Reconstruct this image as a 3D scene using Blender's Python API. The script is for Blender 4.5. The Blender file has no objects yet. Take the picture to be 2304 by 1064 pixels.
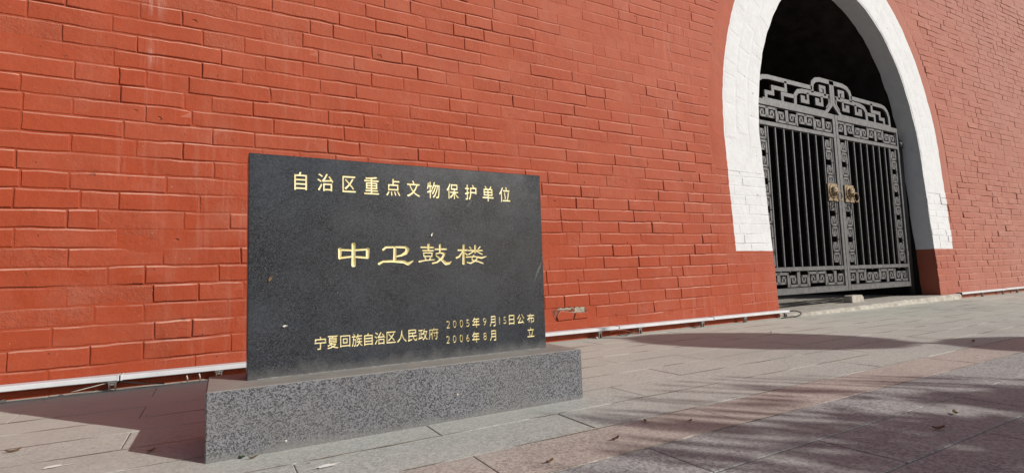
import bpy, bmesh, math, random
from mathutils import Vector, Matrix, noise as mnoise
R = math.radians
rnd = random.Random(7)
sc = bpy.context.scene
C = sc.collection

# ---------------------------------------------------------------- camera, sky, sun, exposure
YAW, PITCH, ROLL, FPX = 0.5185, 0.0788, -0.0318, 1168.8
fw = Vector((math.sin(YAW) * math.cos(PITCH), math.cos(YAW) * math.cos(PITCH), math.sin(PITCH)))
r0 = Vector((math.cos(YAW), -math.sin(YAW), 0)); u0 = r0.cross(fw)
rt = math.cos(ROLL) * r0 + math.sin(ROLL) * u0
up = -math.sin(ROLL) * r0 + math.cos(ROLL) * u0
CAM = Vector((0, 0, 0.528))
cd = bpy.data.cameras.new('camera'); cd.sensor_width = 36; cd.lens = FPX / 2304 * 36
cd.clip_start = 0.05; cd.clip_end = 600
cam = bpy.data.objects.new('camera', cd); C.objects.link(cam)
m = Matrix((rt, up, -fw)).transposed().to_4x4(); m.translation = CAM
cam.matrix_world = m
sc.camera = cam
SUN_EL, SUN_TO = R(29.2), Vector((0.606, -0.795, 0)).normalized()
w = bpy.data.worlds.new('World'); sc.world = w; w.use_nodes = True
nt = w.node_tree; bg = nt.nodes['Background']
sky = nt.nodes.new('ShaderNodeTexSky'); sky.sky_type = 'NISHITA'; sky.sun_disc = False
sky.sun_elevation = SUN_EL; sky.sun_rotation = math.atan2(SUN_TO.x, SUN_TO.y)
sky.dust_density = 2.0; sky.air_density = 1.0
nt.links.new(sky.outputs[0], bg.inputs[0]); bg.inputs[1].default_value = 0.072
sl = bpy.data.lights.new('sun', 'SUN'); sl.energy = 4.2; sl.angle = R(0.53); sl.color = (1.0, 0.955, 0.885)
so = bpy.data.objects.new('sun', sl); C.objects.link(so)
so.rotation_euler = (-(SUN_TO * math.cos(SUN_EL) + Vector((0, 0, math.sin(SUN_EL))))).to_track_quat('-Z', 'Y').to_euler()
so.location = (8, -10, 12)
sc.view_settings.view_transform = 'Standard'; sc.view_settings.look = 'None'
sc.view_settings.exposure = 0.0; sc.view_settings.gamma = 1.0

# ---------------------------------------------------------------- helpers
def pix(P):
    d = Vector(P) - CAM; z = d.dot(fw)
    if z < 0.05: return None
    return (1152 + FPX * d.dot(rt) / z, 532 - FPX * d.dot(up) / z)
def nz(x, y, z=0.0): return mnoise.noise(Vector((x, y, z)))
def mesh(name, vs, fs, mat=None, parent=None, smooth=False, loc=None):
    me = bpy.data.meshes.new(name); me.from_pydata([tuple(v) for v in vs], [], fs); me.update()
    if smooth: me.shade_smooth()
    o = bpy.data.objects.new(name, me); C.objects.link(o)
    if mat:
        for mm in (mat if isinstance(mat, (list, tuple)) else [mat]): me.materials.append(mm)
    if parent: o.parent = parent
    if loc is not None: o.location = loc
    return o
def frombm(name, bm, mat=None, parent=None, smooth=False, loc=None, rot=None):
    me = bpy.data.meshes.new(name); bm.to_mesh(me); bm.free()
    if smooth: me.shade_smooth()
    o = bpy.data.objects.new(name, me); C.objects.link(o)
    if mat: me.materials.append(mat)
    if parent: o.parent = parent
    if loc is not None: o.location = loc
    if rot is not None: o.rotation_euler = rot
    return o
def inst(src, parent, loc=None, name=None):
    o = bpy.data.objects.new(name or src.name.split('.')[0], src.data); C.objects.link(o); o.parent = parent
    if loc is not None: o.location = loc
    return o
def empty(name, loc=(0, 0, 0), rz=0):
    o = bpy.data.objects.new(name, None); C.objects.link(o); o.location = loc; o.rotation_euler = (0, 0, rz)
    o.empty_display_size = 0.1
    return o
def tag(o, label, cat, group=None):
    o['label'] = label; o['category'] = cat
    if group: o['group'] = group
    return o
def bbox(bm, x0, x1, y0, y1, z0, z1, bev=0.0):
    g = bmesh.ops.create_cube(bm, size=1.0)
    bmesh.ops.scale(bm, verts=g['verts'], vec=(x1 - x0, y1 - y0, z1 - z0))
    bmesh.ops.translate(bm, verts=g['verts'], vec=((x0 + x1) / 2, (y0 + y1) / 2, (z0 + z1) / 2))
    if bev > 0:
        es = list({e for v in g['verts'] for e in v.link_edges})
        bmesh.ops.bevel(bm, geom=es, offset=bev, segments=1, affect='EDGES', profile=0.5)
def tube(bm, pts, rad, n=8, cap=True):
    rings = []
    for i, p in enumerate(pts):
        p = Vector(p); a = Vector(pts[max(i - 1, 0)]); b = Vector(pts[min(i + 1, len(pts) - 1)])
        t = (b - a).normalized(); s = t.orthogonal().normalized()
        if abs(t.z) < 0.95: s = t.cross(Vector((0, 0, 1))).normalized()
        q = t.cross(s); r = rad[i] if isinstance(rad, (list, tuple)) else rad
        rings.append([bm.verts.new(p + r * (math.cos(2 * math.pi * k / n) * s + math.sin(2 * math.pi * k / n) * q)) for k in range(n)])
    for a, b in zip(rings, rings[1:]):
        for k in range(n): bm.faces.new((a[k], a[(k + 1) % n], b[(k + 1) % n], b[k]))
    if cap: bm.faces.new(rings[0][::-1]); bm.faces.new(rings[-1])
def lathe(bm, prof, n=24, M=None):
    rings = [[bm.verts.new((M or Matrix()) @ Vector((r * math.cos(2 * math.pi * k / n), r * math.sin(2 * math.pi * k / n), z))) for k in range(n)] for r, z in prof]
    for a, b in zip(rings, rings[1:]):
        for k in range(n): bm.faces.new((a[k], a[(k + 1) % n], b[(k + 1) % n], b[k]))
    bm.faces.new(rings[0][::-1]); bm.faces.new(rings[-1])

# ---------------------------------------------------------------- materials
class NT:
    def __init__(s, name):
        s.m = bpy.data.materials.new(name); s.m.use_nodes = True; s.t = s.m.node_tree
        s.b = s.t.nodes['Principled BSDF']; s.pos = s.t.nodes.new('ShaderNodeNewGeometry').outputs['Position']
    def put(s, sock, v):
        if hasattr(v, 'links'): s.t.links.new(v, sock)
        elif v is not None: sock.default_value = v
    def map(s, scale=(1, 1, 1), loc=(0, 0, 0), rot=(0, 0, 0), vec=None):
        n = s.t.nodes.new('ShaderNodeMapping'); s.put(n.inputs[0], vec or s.pos)
        n.inputs[1].default_value = loc; n.inputs[2].default_value = rot; n.inputs[3].default_value = scale
        return n.outputs[0]
    def noise(s, scale, detail=3, rough=0.55, vec=None, dist=0.0):
        n = s.t.nodes.new('ShaderNodeTexNoise'); s.put(n.inputs['Vector'], vec or s.pos)
        n.inputs['Scale'].default_value = scale; n.inputs['Detail'].default_value = detail
        n.inputs['Roughness'].default_value = rough; n.inputs['Distortion'].default_value = dist
        return n.outputs[0]
    def vor(s, scale, feature='F1', vec=None, out=0):
        n = s.t.nodes.new('ShaderNodeTexVoronoi'); n.feature = feature; s.put(n.inputs['Vector'], vec or s.pos)
        n.inputs['Scale'].default_value = scale
        return n.outputs[out]
    def ramp(s, f, *stops):
        n = s.t.nodes.new('ShaderNodeValToRGB'); s.put(n.inputs[0], f); e = n.color_ramp.elements
        while len(e) < len(stops): e.new(0.5)
        for q, (p, c) in zip(e, stops):
            q.position = p; q.color = (c, c, c, 1) if isinstance(c, (int, float)) else (*c, 1)
        return n.outputs[0]
    def mix(s, f, a, b, mode='MIX'):
        n = s.t.nodes.new('ShaderNodeMix'); n.data_type = 'RGBA'; n.blend_type = mode
        s.put(n.inputs[0], f)
        s.put(n.inputs[6], (*a, 1) if isinstance(a, tuple) else a); s.put(n.inputs[7], (*b, 1) if isinstance(b, tuple) else b)
        return n.outputs[2]
    def math(s, op, a, b=0.0, c=None, clamp=False):
        n = s.t.nodes.new('ShaderNodeMath'); n.operation = op; n.use_clamp = clamp
        s.put(n.inputs[0], a); s.put(n.inputs[1], b)
        if c is not None: s.put(n.inputs[2], c)
        return n.outputs[0]
    def sep(s, v=None):
        n = s.t.nodes.new('ShaderNodeSeparateXYZ'); s.put(n.inputs[0], v or s.pos); return n.outputs
    def bump(s, h, dist=0.002, strength=1.0, base=None):
        n = s.t.nodes.new('ShaderNodeBump'); n.inputs['Strength'].default_value = strength
        n.inputs['Distance'].default_value = dist; s.put(n.inputs['Height'], h)
        if base is not None: s.put(n.inputs['Normal'], base)
        return n.outputs[0]
    def out(s, col=None, rough=0.6, metal=0.0, normal=None, spec=None, sheen=None):
        b = s.b
        if col is not None: s.put(b.inputs['Base Color'], (*col, 1) if isinstance(col, tuple) else col)
        s.put(b.inputs['Roughness'], rough); s.put(b.inputs['Metallic'], metal)
        if normal is not None: s.put(b.inputs['Normal'], normal)
        if spec is not None: s.put(b.inputs['Specular IOR Level'], spec)
        if sheen is not None:
            b.inputs['Sheen Weight'].default_value = sheen; b.inputs['Sheen Roughness'].default_value = 0.5
        return s.m
def plain(name, col, rough=0.6, metal=0.0, var=0.25, scale=30, bump=0.0, spec=None):
    n = NT(name); a = n.noise(scale, 4)
    c = n.mix(n.ramp(a, (0.3, 0.0), (0.7, 1.0)), tuple(x * (1 - var) for x in col), tuple(min(1, x * (1 + var)) for x in col))
    return n.out(c, rough, metal, n.bump(a, bump) if bump else None, spec)

# arch of the gateway
ACX, AZ0 = 7.29, 2.0
IN_A, IN_B = 1.92, 2.47          # opening
OUT_A, OUT_B = 2.54, 3.14        # white band
PL_A, PL_B = 2.78, 3.42          # red plaster margin round the band
RING_Z = 1.6
def acx(z): return ACX + 0.036 * max(0.0, z - 2.0)
def half(a, b, z):
    if z <= AZ0: return a
    q = 1 - ((z - AZ0) / b) ** 2
    return a * math.sqrt(q) if q > 0 else -1.0

def mat_wall():
    n = NT('painted_brick'); x, y, z = n.sep()
    big = n.noise(1.1, 3); mid = n.noise(6.0, 4); fine = n.noise(60, 4); mic = n.noise(260, 2)
    # red limewash, fresher low down by the slab, older and chalkier higher up, lighter further along
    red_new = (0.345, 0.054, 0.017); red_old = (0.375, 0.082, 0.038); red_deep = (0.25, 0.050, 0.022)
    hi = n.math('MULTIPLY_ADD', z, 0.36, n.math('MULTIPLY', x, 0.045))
    red_mix = n.ramp(n.math('ADD', hi, n.math('MULTIPLY_ADD', big, 1.0, -0.75)), (0.15, 0.0), (0.85, 1.0))
    col = n.mix(red_mix, red_new, red_old)
    col = n.mix(n.ramp(mid, (0.35, 0.0), (0.75, 0.30)), col, red_deep)
    paler = n.ramp(n.math('MULTIPLY_ADD', x, 0.075, n.math('MULTIPLY_ADD', big, 0.35, -0.52)), (0.0, 0.0), (0.6, 0.62))  # paler and pinker further along the wall
    col = n.mix(paler, col, (0.345, 0.185, 0.148))
    at = n.t.nodes.new('ShaderNodeAttribute'); at.attribute_name = 'tone'; tone = at.outputs['Fac']
    col = n.mix(n.math('MULTIPLY', n.math('MAXIMUM', tone, 0.0), n.ramp(n.noise(13, 4, 0.6), (0.3, 0.04), (0.65, 0.30))), col, (0.42, 0.135, 0.085))
    col = n.mix(n.math('MULTIPLY', n.math('MAXIMUM', n.math('MULTIPLY', tone, -1.0), 0.0), 0.22), col, (0.29, 0.048, 0.018))
    # hazy chalk bloom in soft patches
    col = n.mix(n.ramp(n.noise(3.3, 5, 0.62, n.map((1, 1, 0.8), (7.7, 0, 3.1))), (0.52, 0.0), (0.76, 0.24)), col, (0.43, 0.18, 0.125))
    # vertical lime streaks and rain wash
    st = n.noise(1.0, 5, 0.65, n.map((26, 26, 1.3))); sm = n.noise(1.0, 3, 0.5, n.map((0.9, 0.9, 0.55), (3.3, 0, 1.7)))
    stf = n.math('MULTIPLY', n.ramp(st, (0.52, 0.0), (0.76, 1.0)), n.ramp(sm, (0.46, 0.0), (0.66, 0.30)))
    col = n.mix(stf, col, (0.55, 0.30, 0.24))
    spk = n.ramp(n.noise(95, 2), (0.70, 0.0), (0.76, 0.55))
    col = n.mix(n.math('MULTIPLY', spk, n.ramp(mid, (0.45, 0.0), (0.6, 1.0))), col, (0.62, 0.42, 0.36))
    col = n.mix(n.ramp(fine, (0.3, 0.16), (0.7, 0.0)), col, (0.15, 0.03, 0.018))
    # drips of white rinsed down the wall left of the slab
    dx = n.math('ABSOLUTE', n.math('SUBTRACT', x, n.math('MULTIPLY_ADD', n.noise(3, 2), 0.06, -0.37)))
    drip = n.math('MULTIPLY', n.math('MULTIPLY', n.ramp(dx, (0.0, 1.0), (0.075, 0.0)), n.ramp(st, (0.46, 0.0), (0.66, 1.0))),
                  n.math('MULTIPLY', n.ramp(n.math('MULTIPLY', z, 0.4), (0.60, 0.0), (0.74, 0.55)), n.ramp(n.noise(4.5, 3), (0.42, 0.0), (0.6, 1.0))))
    col = n.mix(drip, col, (0.62, 0.46, 0.42))
    # white band of the arch
    white = n.mix(n.ramp(n.noise(9, 5, 0.65), (0.42, 0.0), (0.72, 0.6)), (0.635, 0.645, 0.662), (0.54, 0.54, 0.545))
    white = n.mix(n.ramp(n.noise(1, 4, 0.6, n.map((30, 30, 2.2))), (0.55, 0.0), (0.75, 0.30)), white, (0.55, 0.53, 0.50))
    zz = n.math('MAXIMUM', n.math('SUBTRACT', z, AZ0), 0.0)
    xc = n.math('SUBTRACT', n.math('SUBTRACT', x, ACX), n.math('MULTIPLY', zz, 0.036))
    e = n.math('ADD', n.math('POWER', n.math('DIVIDE', n.math('ABSOLUTE', xc), OUT_A), 2.0), n.math('POWER', n.math('DIVIDE', zz, OUT_B), 2.0))
    e = n.math('MULTIPLY_ADD', n.noise(6, 5, 0.65), 0.030, n.math('ADD', e, -0.015))
    zj = n.math('MULTIPLY_ADD', n.noise(8, 2), 0.012, z)
    side = n.math('MULTIPLY', n.ramp(n.math('MULTIPLY', x, 0.1), (0.7, 0.0), (0.75, 0.022)), 1.0)
    mask = n.math('MULTIPLY', n.math('LESS_THAN', e, 1.0), n.math('GREATER_THAN', n.math('SUBTRACT', zj, side), 0.738))
    col = n.mix(mask, col, white)
    # dust and old whitewash lying on every little ledge
    up_ = n.sep(n.t.nodes['Geometry'].outputs['Normal'])[2]
    led = n.math('MULTIPLY', n.ramp(up_, (0.10, 0.0), (0.45, 1.0)), n.ramp(n.noise(7, 4, 0.6), (0.30, 0.25), (0.62, 1.0)))
    col = n.mix(n.math('MULTIPLY', led, n.math('SUBTRACT', 1.0, mask)), col, (0.54, 0.29, 0.22))
    h = n.math('MULTIPLY_ADD', n.noise(16, 4, 0.6), 0.9, n.math('MULTIPLY_ADD', n.noise(55, 4, 0.6), 0.45, n.math('MULTIPLY', mic, 0.16)))
    h = n.math('MULTIPLY_ADD', st, 0.16, h)
    # rough plaster patches
    pm = n.ramp(n.noise(1.7, 3, 0.6, n.map((1, 1, 1), (5.1, 0, 2.2))), (0.53, 0.0), (0.63, 1.0))
    h = n.math('ADD', h, n.math('MULTIPLY', pm, n.math('MULTIPLY', n.noise(32, 5, 0.7, dist=0.6), 1.2)))
    h = n.math('ADD', h, n.math('MULTIPLY', n.math('GREATER_THAN', tone, 0.86), n.math('MULTIPLY', n.noise(42, 5, 0.7, dist=0.8), 2.2)))
    wob = n.mix(0.045, n.pos, n.t.nodes.new('ShaderNodeTexNoise').outputs[1])
    pits = n.ramp(n.vor(4.3, vec=n.map((1, 1, 1.4), vec=wob)), (0.028, 0.0), (0.062, 1.0))
    pit2 = n.ramp(n.vor(9.0, vec=n.map((1.8, 1, 0.8), (2.2, 0, 1.1), vec=wob)), (0.030, 0.0), (0.055, 1.0))
    h = n.math('MULTIPLY_ADD', n.math('MULTIPLY', pits, pit2), 2.6, h)
    return n.out(col, n.math('MULTIPLY_ADD', fine, 0.2, 0.62), 0.0, n.bump(h, 0.0045, 0.85), 0.22, 0.09)
def granite(name, dark, lite, scale, contrast=(0.42, 0.60), rough=0.45, bump=0.0, dust=None, dust_amt=0.4, spec=0.4, big=1.0, flow=(1, 1, 1), spark=None):
    n = NT(name); v = n.map(flow)
    a = n.noise(scale, 3, 0.7, v); b = n.vor(scale * 0.8, vec=v, out=1)
    g = n.math('MULTIPLY_ADD', n.sep(b)[0], 0.35, n.math('MULTIPLY', a, 0.75))
    col = n.mix(n.ramp(g, (contrast[0], 0.0), (contrast[1], 1.0)), dark, lite)
    if spark is not None: col = n.mix(n.ramp(n.noise(scale * 1.3, 1), (0.68, 0.0), (0.74, 0.8)), col, spark)
    blot = n.noise(2.6, 4, 0.6)
    col = n.mix(n.ramp(blot, (0.35, 0.30 * big), (0.6, 0.0)), col, tuple(x * 0.6 for x in dark))
    if dust is not None:
        d = n.ramp(n.noise(3.7, 5, 0.65, n.map((1, 1, 1), (1.7, 4.4, 0.3))), (0.36, 0.0), (0.68, dust_amt))
        col = n.mix(d, col, dust)
    return n.out(col, rough, 0.0, n.bump(g, bump) if bump else None, spec), n
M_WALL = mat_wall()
M_SLABROCK, nn = granite('black_granite', (0.004, 0.005, 0.007), (0.045, 0.051, 0.063), 400, (0.47, 0.70), 0.34, 0.0, (0.058, 0.067, 0.083), 0.40, 0.5, 0.5, spark=(0.30, 0.30, 0.31))  # bluish tint puts the sky's reflection into the granite colours
def slab_dust(n):      # cement dust washed up at the foot of the inscribed slab
    x, y, z = n.sep(); src = n.b.inputs['Base Color'].links[0].from_socket
    f = n.ramp(n.math('ADD', n.math('SUBTRACT', z, 0.209), n.math('MULTIPLY_ADD', n.noise(14, 4), 0.09, -0.045)), (0.0, 0.32), (0.045, 0.0))
    col = n.mix(f, src, (0.23, 0.225, 0.215))
    n.put(n.b.inputs['Base Color'], col); n.put(n.b.inputs['Roughness'], n.math('MULTIPLY_ADD', n.noise(5, 4), 0.45, 0.06))
slab_dust(nn)
M_PLINTH, nn = granite('speckled_granite', (0.014, 0.015, 0.018), (0.22, 0.228, 0.252), 340, (0.41, 0.63), 0.6, 0.0022, (0.19, 0.18, 0.17), 0.35, 0.3, 0.7)
def plinth_dust(n):
    x, y, z = n.sep(); src = n.b.inputs['Base Color'].links[0].from_socket
    top = n.math('GREATER_THAN', z, 0.2075)
    tc = n.mix(n.ramp(n.noise(9, 4), (0.35, 0.0), (0.7, 0.6)), (0.31, 0.285, 0.255), (0.21, 0.20, 0.195))
    f = n.ramp(n.math('ADD', z, n.math('MULTIPLY_ADD', n.noise(9, 5), 0.07, -0.035)), (0.0, 0.7), (0.03, 0.0))
    col = n.mix(f, src, (0.20, 0.20, 0.195)); col = n.mix(top, col, tc)
    n.put(n.b.inputs['Base Color'], col)
plinth_dust(nn)
M_GOLD = NT('gilded_groove'); M_GOLD = M_GOLD.out(M_GOLD.mix(M_GOLD.ramp(M_GOLD.noise(40, 3), (0.35, 0.0), (0.7, 1.0)), (0.80, 0.70, 0.36), (0.90, 0.84, 0.58)), 0.40, 0.15)
def paving(name, dark, lite, dust, amt):
    m_, n = granite(name, dark, lite, 150, (0.36, 0.70), 0.75, 0.0012, dust, amt, 0.25, 0.5)
    x, y, z = n.sep(); src = n.b.inputs['Base Color'].links[0].from_socket
    f = n.ramp(n.math('ADD', y, n.math('MULTIPLY_ADD', n.noise(2.2, 5, 0.65), 2.2, -1.1)), (0.0, 0.0), (1.0, 0.0))
    wet = n.ramp(n.noise(1.3, 4, 0.6), (0.40, 0.0), (0.66, 0.45))
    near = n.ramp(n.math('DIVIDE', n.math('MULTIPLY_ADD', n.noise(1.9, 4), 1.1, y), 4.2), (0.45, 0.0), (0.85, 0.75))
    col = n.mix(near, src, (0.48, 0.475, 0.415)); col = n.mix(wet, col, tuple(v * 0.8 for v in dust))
    spots = n.ramp(n.noise(28, 2), (0.72, 0.0), (0.78, 0.55)); col = n.mix(spots, col, (0.09, 0.08, 0.07))
    gum = n.ramp(n.vor(5.5), (0.028, 0.6), (0.05, 0.0)); col = n.mix(gum, col, (0.12, 0.115, 0.11))
    stain = n.ramp(n.noise(0.8, 5, 0.68, n.map((1, 1, 1), (2.9, 1.3, 0))), (0.52, 0.0), (0.70, 0.30)); col = n.mix(stain, col, (0.20, 0.195, 0.185))
    n.put(n.b.inputs['Base Color'], col)
    return m_
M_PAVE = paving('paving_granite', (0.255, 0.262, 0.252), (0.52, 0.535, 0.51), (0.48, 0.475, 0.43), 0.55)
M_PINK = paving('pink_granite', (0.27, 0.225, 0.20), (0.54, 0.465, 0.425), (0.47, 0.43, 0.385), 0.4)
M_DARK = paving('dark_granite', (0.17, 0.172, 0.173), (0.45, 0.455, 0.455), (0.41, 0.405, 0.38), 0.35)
M_SAND = plain('joint_sand', (0.40, 0.355, 0.30), 0.9, 0, 0.3, 60, 0.002)
M_BED = plain('ground_bed', (0.09, 0.08, 0.07), 0.95, 0, 0.3, 20, 0.002)
M_CONC = plain('concrete', (0.40, 0.37, 0.325), 0.9, 0, 0.28, 14, 0.006)
M_TUNNEL = plain('dark_brick', (0.030, 0.026, 0.024), 0.95, 0, 0.4, 5, 0.004, 0.1)  # unpainted dark brick, the passage's shade put into its colour
M_IRON = NT('grey_gate_paint')
_a = M_IRON.noise(16, 5, 0.65); _d = M_IRON.ramp(M_IRON.noise(90, 3), (0.5, 0.0), (0.75, 0.5))
M_IRON = M_IRON.out(M_IRON.mix(_d, M_IRON.mix(M_IRON.ramp(_a, (0.35, 0.0), (0.7, 1.0)), (0.075, 0.075, 0.080), (0.135, 0.135, 0.143)), (0.25, 0.24, 0.23)), 0.5, 0.25, M_IRON.bump(_a, 0.001))
M_BLACK = plain('black_steel', (0.012, 0.012, 0.014), 0.5, 0.2, 0.3, 20)
M_BRASS = plain('worn_brass', (0.21, 0.150, 0.085), 0.6, 0.25, 0.6, 55, 0.001)
M_ALU = plain('white_aluminium', (0.60, 0.615, 0.64), 0.45, 0.0, 0.08, 8)
M_STEEL = plain('galvanised_steel', (0.30, 0.29, 0.27), 0.45, 0.6, 0.3, 60)
M_WIRE = plain('cable_rubber', (0.02, 0.02, 0.02), 0.6)
M_WWIRE = plain('pale_cable', (0.50, 0.48, 0.42), 0.6)
M_LEAF = plain('dry_leaf', (0.16, 0.10, 0.045), 0.85, 0, 0.5, 40)
M_PALE = plain('pale_seed', (0.62, 0.60, 0.54), 0.8, 0, 0.2, 80)
M_DROP = plain('bird_lime', (0.80, 0.79, 0.76), 0.85, 0, 0.1, 60)
M_MORTAR = plain('old_lime_mortar', (0.32, 0.29, 0.23), 0.95, 0, 0.55, 70, 0.01)
M_HOLE = plain('broken_brick', (0.20, 0.055, 0.03), 0.95, 0, 0.5, 40, 0.006)
M_GREEN = plain('leaf_green', (0.05, 0.085, 0.025), 0.6, 0, 0.4, 3)
M_BARK = plain('bark', (0.11, 0.085, 0.06), 0.95, 0, 0.4, 25, 0.01)
M_LANT = plain('red_lantern_cloth', (0.45, 0.02, 0.015), 0.7, 0, 0.1, 10)

# ---------------------------------------------------------------- the setting: ground
gs = 150
ground = mesh('ground', [(-gs, -gs, -0.05), (gs, -gs, -0.05), (gs, gs, -0.05), (-gs, gs, -0.05)], [(0, 1, 2, 3)], M_BED)
ground['kind'] = 'structure'
bed = mesh('pavement', [(-14, -9, -0.0030), (24, -9, -0.0030), (24, 3.62, -0.0030), (-14, 3.62, -0.0030)], [(0, 1, 2, 3)], M_BED)
bed['kind'] = 'structure'
PY0, PPY, PL = 1.22, 0.2435, 0.945
def slab_geo(x0, x1, y0, y1, z, rg):
    b = 0.003; q = [(x0, y0), (x1, y0), (x1, y1), (x0, y1)]; sx = [1, -1, -1, 1]; sy = [1, 1, -1, -1]
    dz = [rg.uniform(-0.0008, 0.0008) for _ in q]
    V = [(x, y, -0.03) for x, y in q] + [(x, y, z - 0.0012) for x, y in q] + [(x + b * sx[i], y + b * sy[i], z + dz[i]) for i, (x, y) in enumerate(q)]
    F = [(8, 9, 10, 11)] + [(i, (i + 1) % 4, 4 + (i + 1) % 4, 4 + i) for i in range(4)] + [(4 + i, 4 + (i + 1) % 4, 8 + (i + 1) % 4, 8 + i) for i in range(4)]
    return V, F
rest = {}
rg = random.Random(3); nsl = 0
for r in range(-34, 10):
    y0 = PY0 + r * PPY; y1 = y0 + PPY
    if y0 > 3.56: continue
    y1 = min(y1, 3.60)
    off = 1.15 if r % 2 else 0.675
    mt = M_PINK if r == 0 else (M_DARK if r < 0 else M_PAVE)
    if r < -1 and r % 5 == 0: mt = M_PINK
    for c in range(-12, 22):
        x0 = off + c * PL; x1 = x0 + PL
        gx, gy = 0.0019, 0.0018
        V, F = slab_geo(x0 + gx, x1 - gx, y0 + gy, y1 - gy, rg.uniform(-0.0012, 0.0012), rg)
        ps = [pix((x, y, 0)) for x in (x0, (x0 + x1) / 2, x1) for y in (y0, y1)]
        vis = any(p and -10 < p[0] < 2314 and -10 < p[1] < 1074 for p in ps)
        if vis and nsl < 290:
            cx, cy = (x0 + x1) / 2, (y0 + y1) / 2
            mesh('paving_slab', [(a - cx, b - cy, c_) for a, b, c_ in V], F, mt, bed, loc=(cx, cy, 0)); nsl += 1
        else:
            d = rest.setdefault(mt.name, ([], [], mt)); k = len(d[0]); d[0].extend(V); d[1].extend([tuple(i + k for i in f) for f in F])
for nm, (V, F, mt) in rest.items():
    o = mesh('paving', V, F, mt, bed); o['kind'] = 'stuff'
# sand lying in the long joints, in broken uneven ribbons
V, F = [], []
for r in range(0, 9):
    y = PY0 + r * PPY; x = -1.6
    while x < 9.5:
        L = rg.uniform(0.15, 0.9); n = max(3, int(L / 0.035)); k0 = len(V)
        for i in range(n + 1):
            t = i / n; xx = x + L * t; wd = (0.0022 + 0.005 * abs(nz(xx * 5, y * 3, 1.3))) * math.sin(math.pi * t) ** 0.5
            V += [(xx, y - wd + 0.0015 * nz(xx * 40, y), 0.0022), (xx, y + wd + 0.0015 * nz(xx * 37, y + 5), 0.0022)]
        F += [(k0 + 2 * i, k0 + 2 * i + 2, k0 + 2 * i + 3, k0 + 2 * i + 1) for i in range(n)]
        x += L + rg.uniform(0.0, 0.35)
o = mesh('joint_sand', V, F, M_SAND, bed); o['kind'] = 'stuff'

# ---------------------------------------------------------------- the tower wall
DW, BAT = 3.55, 0.0444
def WP(x, z, out=0.0): return Vector((x, DW + BAT * z - out, z))
tower = empty('brick_tower', (7.0, 3.55, 0))
tag(tower, 'red painted brick tower base with a white banded arched gateway', 'tower')
tower_inv = Vector(tower.location)
def W2L(p): return p - tower_inv
XL, XR, ZT = -9.0, 20.0, 9.0
def arch_outline(a, b, n=48, jit=0.0):
    pts = [(ACX - a, 0.0)] + [(ACX - a, AZ0 * i / 14) for i in range(1, 14)]
    for i in range(n + 1):
        th = math.pi - math.pi * i / n; zz = AZ0 + b * math.sin(th)
        pts.append((acx(zz) + a * math.cos(th), zz))
    pts += [(ACX + a, AZ0 * (14 - i) / 14) for i in range(1, 14)] + [(ACX + a, 0.0)]
    if jit: pts = [(x + jit * nz(x * 5, z * 5, 2.2) + 0.6 * jit * nz(x * 19, z * 19, 7.0), z) for x, z in pts]
    return pts
AO = arch_outline(IN_A, IN_B, 64, 0.016)
bm = bmesh.new(); ap = max(range(len(AO)), key=lambda i: AO[i][1]); zap = AO[ap][1]
def wv(x, z): return bm.verts.new(W2L(WP(x, z)))
for seg, xe in ((AO[:ap + 1], XL), (AO[ap:][::-1], XR)):
    seg = [(seg[0][0], -0.04)] + list(seg[1:]); prev = None
    for x, z in seg:
        cur = (wv(xe, z), wv(x, z))
        if prev: bm.faces.new((prev[0], prev[1], cur[1], cur[0]))
        prev = cur
bm.faces.new((wv(XL, zap), wv(XR, zap), wv(XR, ZT), wv(XL, ZT)))
bmesh.ops.remove_doubles(bm, verts=bm.verts, dist=1e-5)
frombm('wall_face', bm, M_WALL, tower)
# reveal, painted like the face, then the dark vault behind it
bm = bmesh.new(); D1 = 0.235
ring = []
for i, (x, z) in enumerate(AO):
    d1 = D1 + 0.012 * nz(x * 9, z * 9, 4)
    ring.append([bm.verts.new(W2L(WP(x, z if z > 0 else -0.04, -d))) for d in (0.0, 0.02, d1 * 0.5, d1)])
for a, b in zip(ring, ring[1:]):
    for k in range(3): bm.faces.new((a[k], b[k], b[k + 1], a[k + 1]))
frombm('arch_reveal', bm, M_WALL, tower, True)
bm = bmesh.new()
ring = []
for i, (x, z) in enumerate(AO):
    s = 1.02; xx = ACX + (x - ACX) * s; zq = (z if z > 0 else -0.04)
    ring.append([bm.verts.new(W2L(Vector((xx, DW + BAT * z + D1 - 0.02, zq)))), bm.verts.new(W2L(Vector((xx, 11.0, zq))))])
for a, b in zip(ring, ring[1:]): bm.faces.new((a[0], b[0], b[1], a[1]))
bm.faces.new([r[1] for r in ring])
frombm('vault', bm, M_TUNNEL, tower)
# the mass of the tower behind its face
bm = bmesh.new()
a = [bm.verts.new(W2L(Vector(p))) for p in ((XL, DW, 0), (XL, 11.2, 0), (XL, 11.2, ZT), (XL, DW + BAT * ZT, ZT), (XR, DW, 0), (XR, 11.2, 0), (XR, 11.2, ZT), (XR, DW + BAT * ZT, ZT))]
for f in ((0, 1, 2, 3), (5, 4, 7, 6), (3, 2, 6, 7), (1, 5, 6, 2)): bm.faces.new([a[i] for i in f])
frombm('wall_mass', bm, M_WALL, tower)

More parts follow.
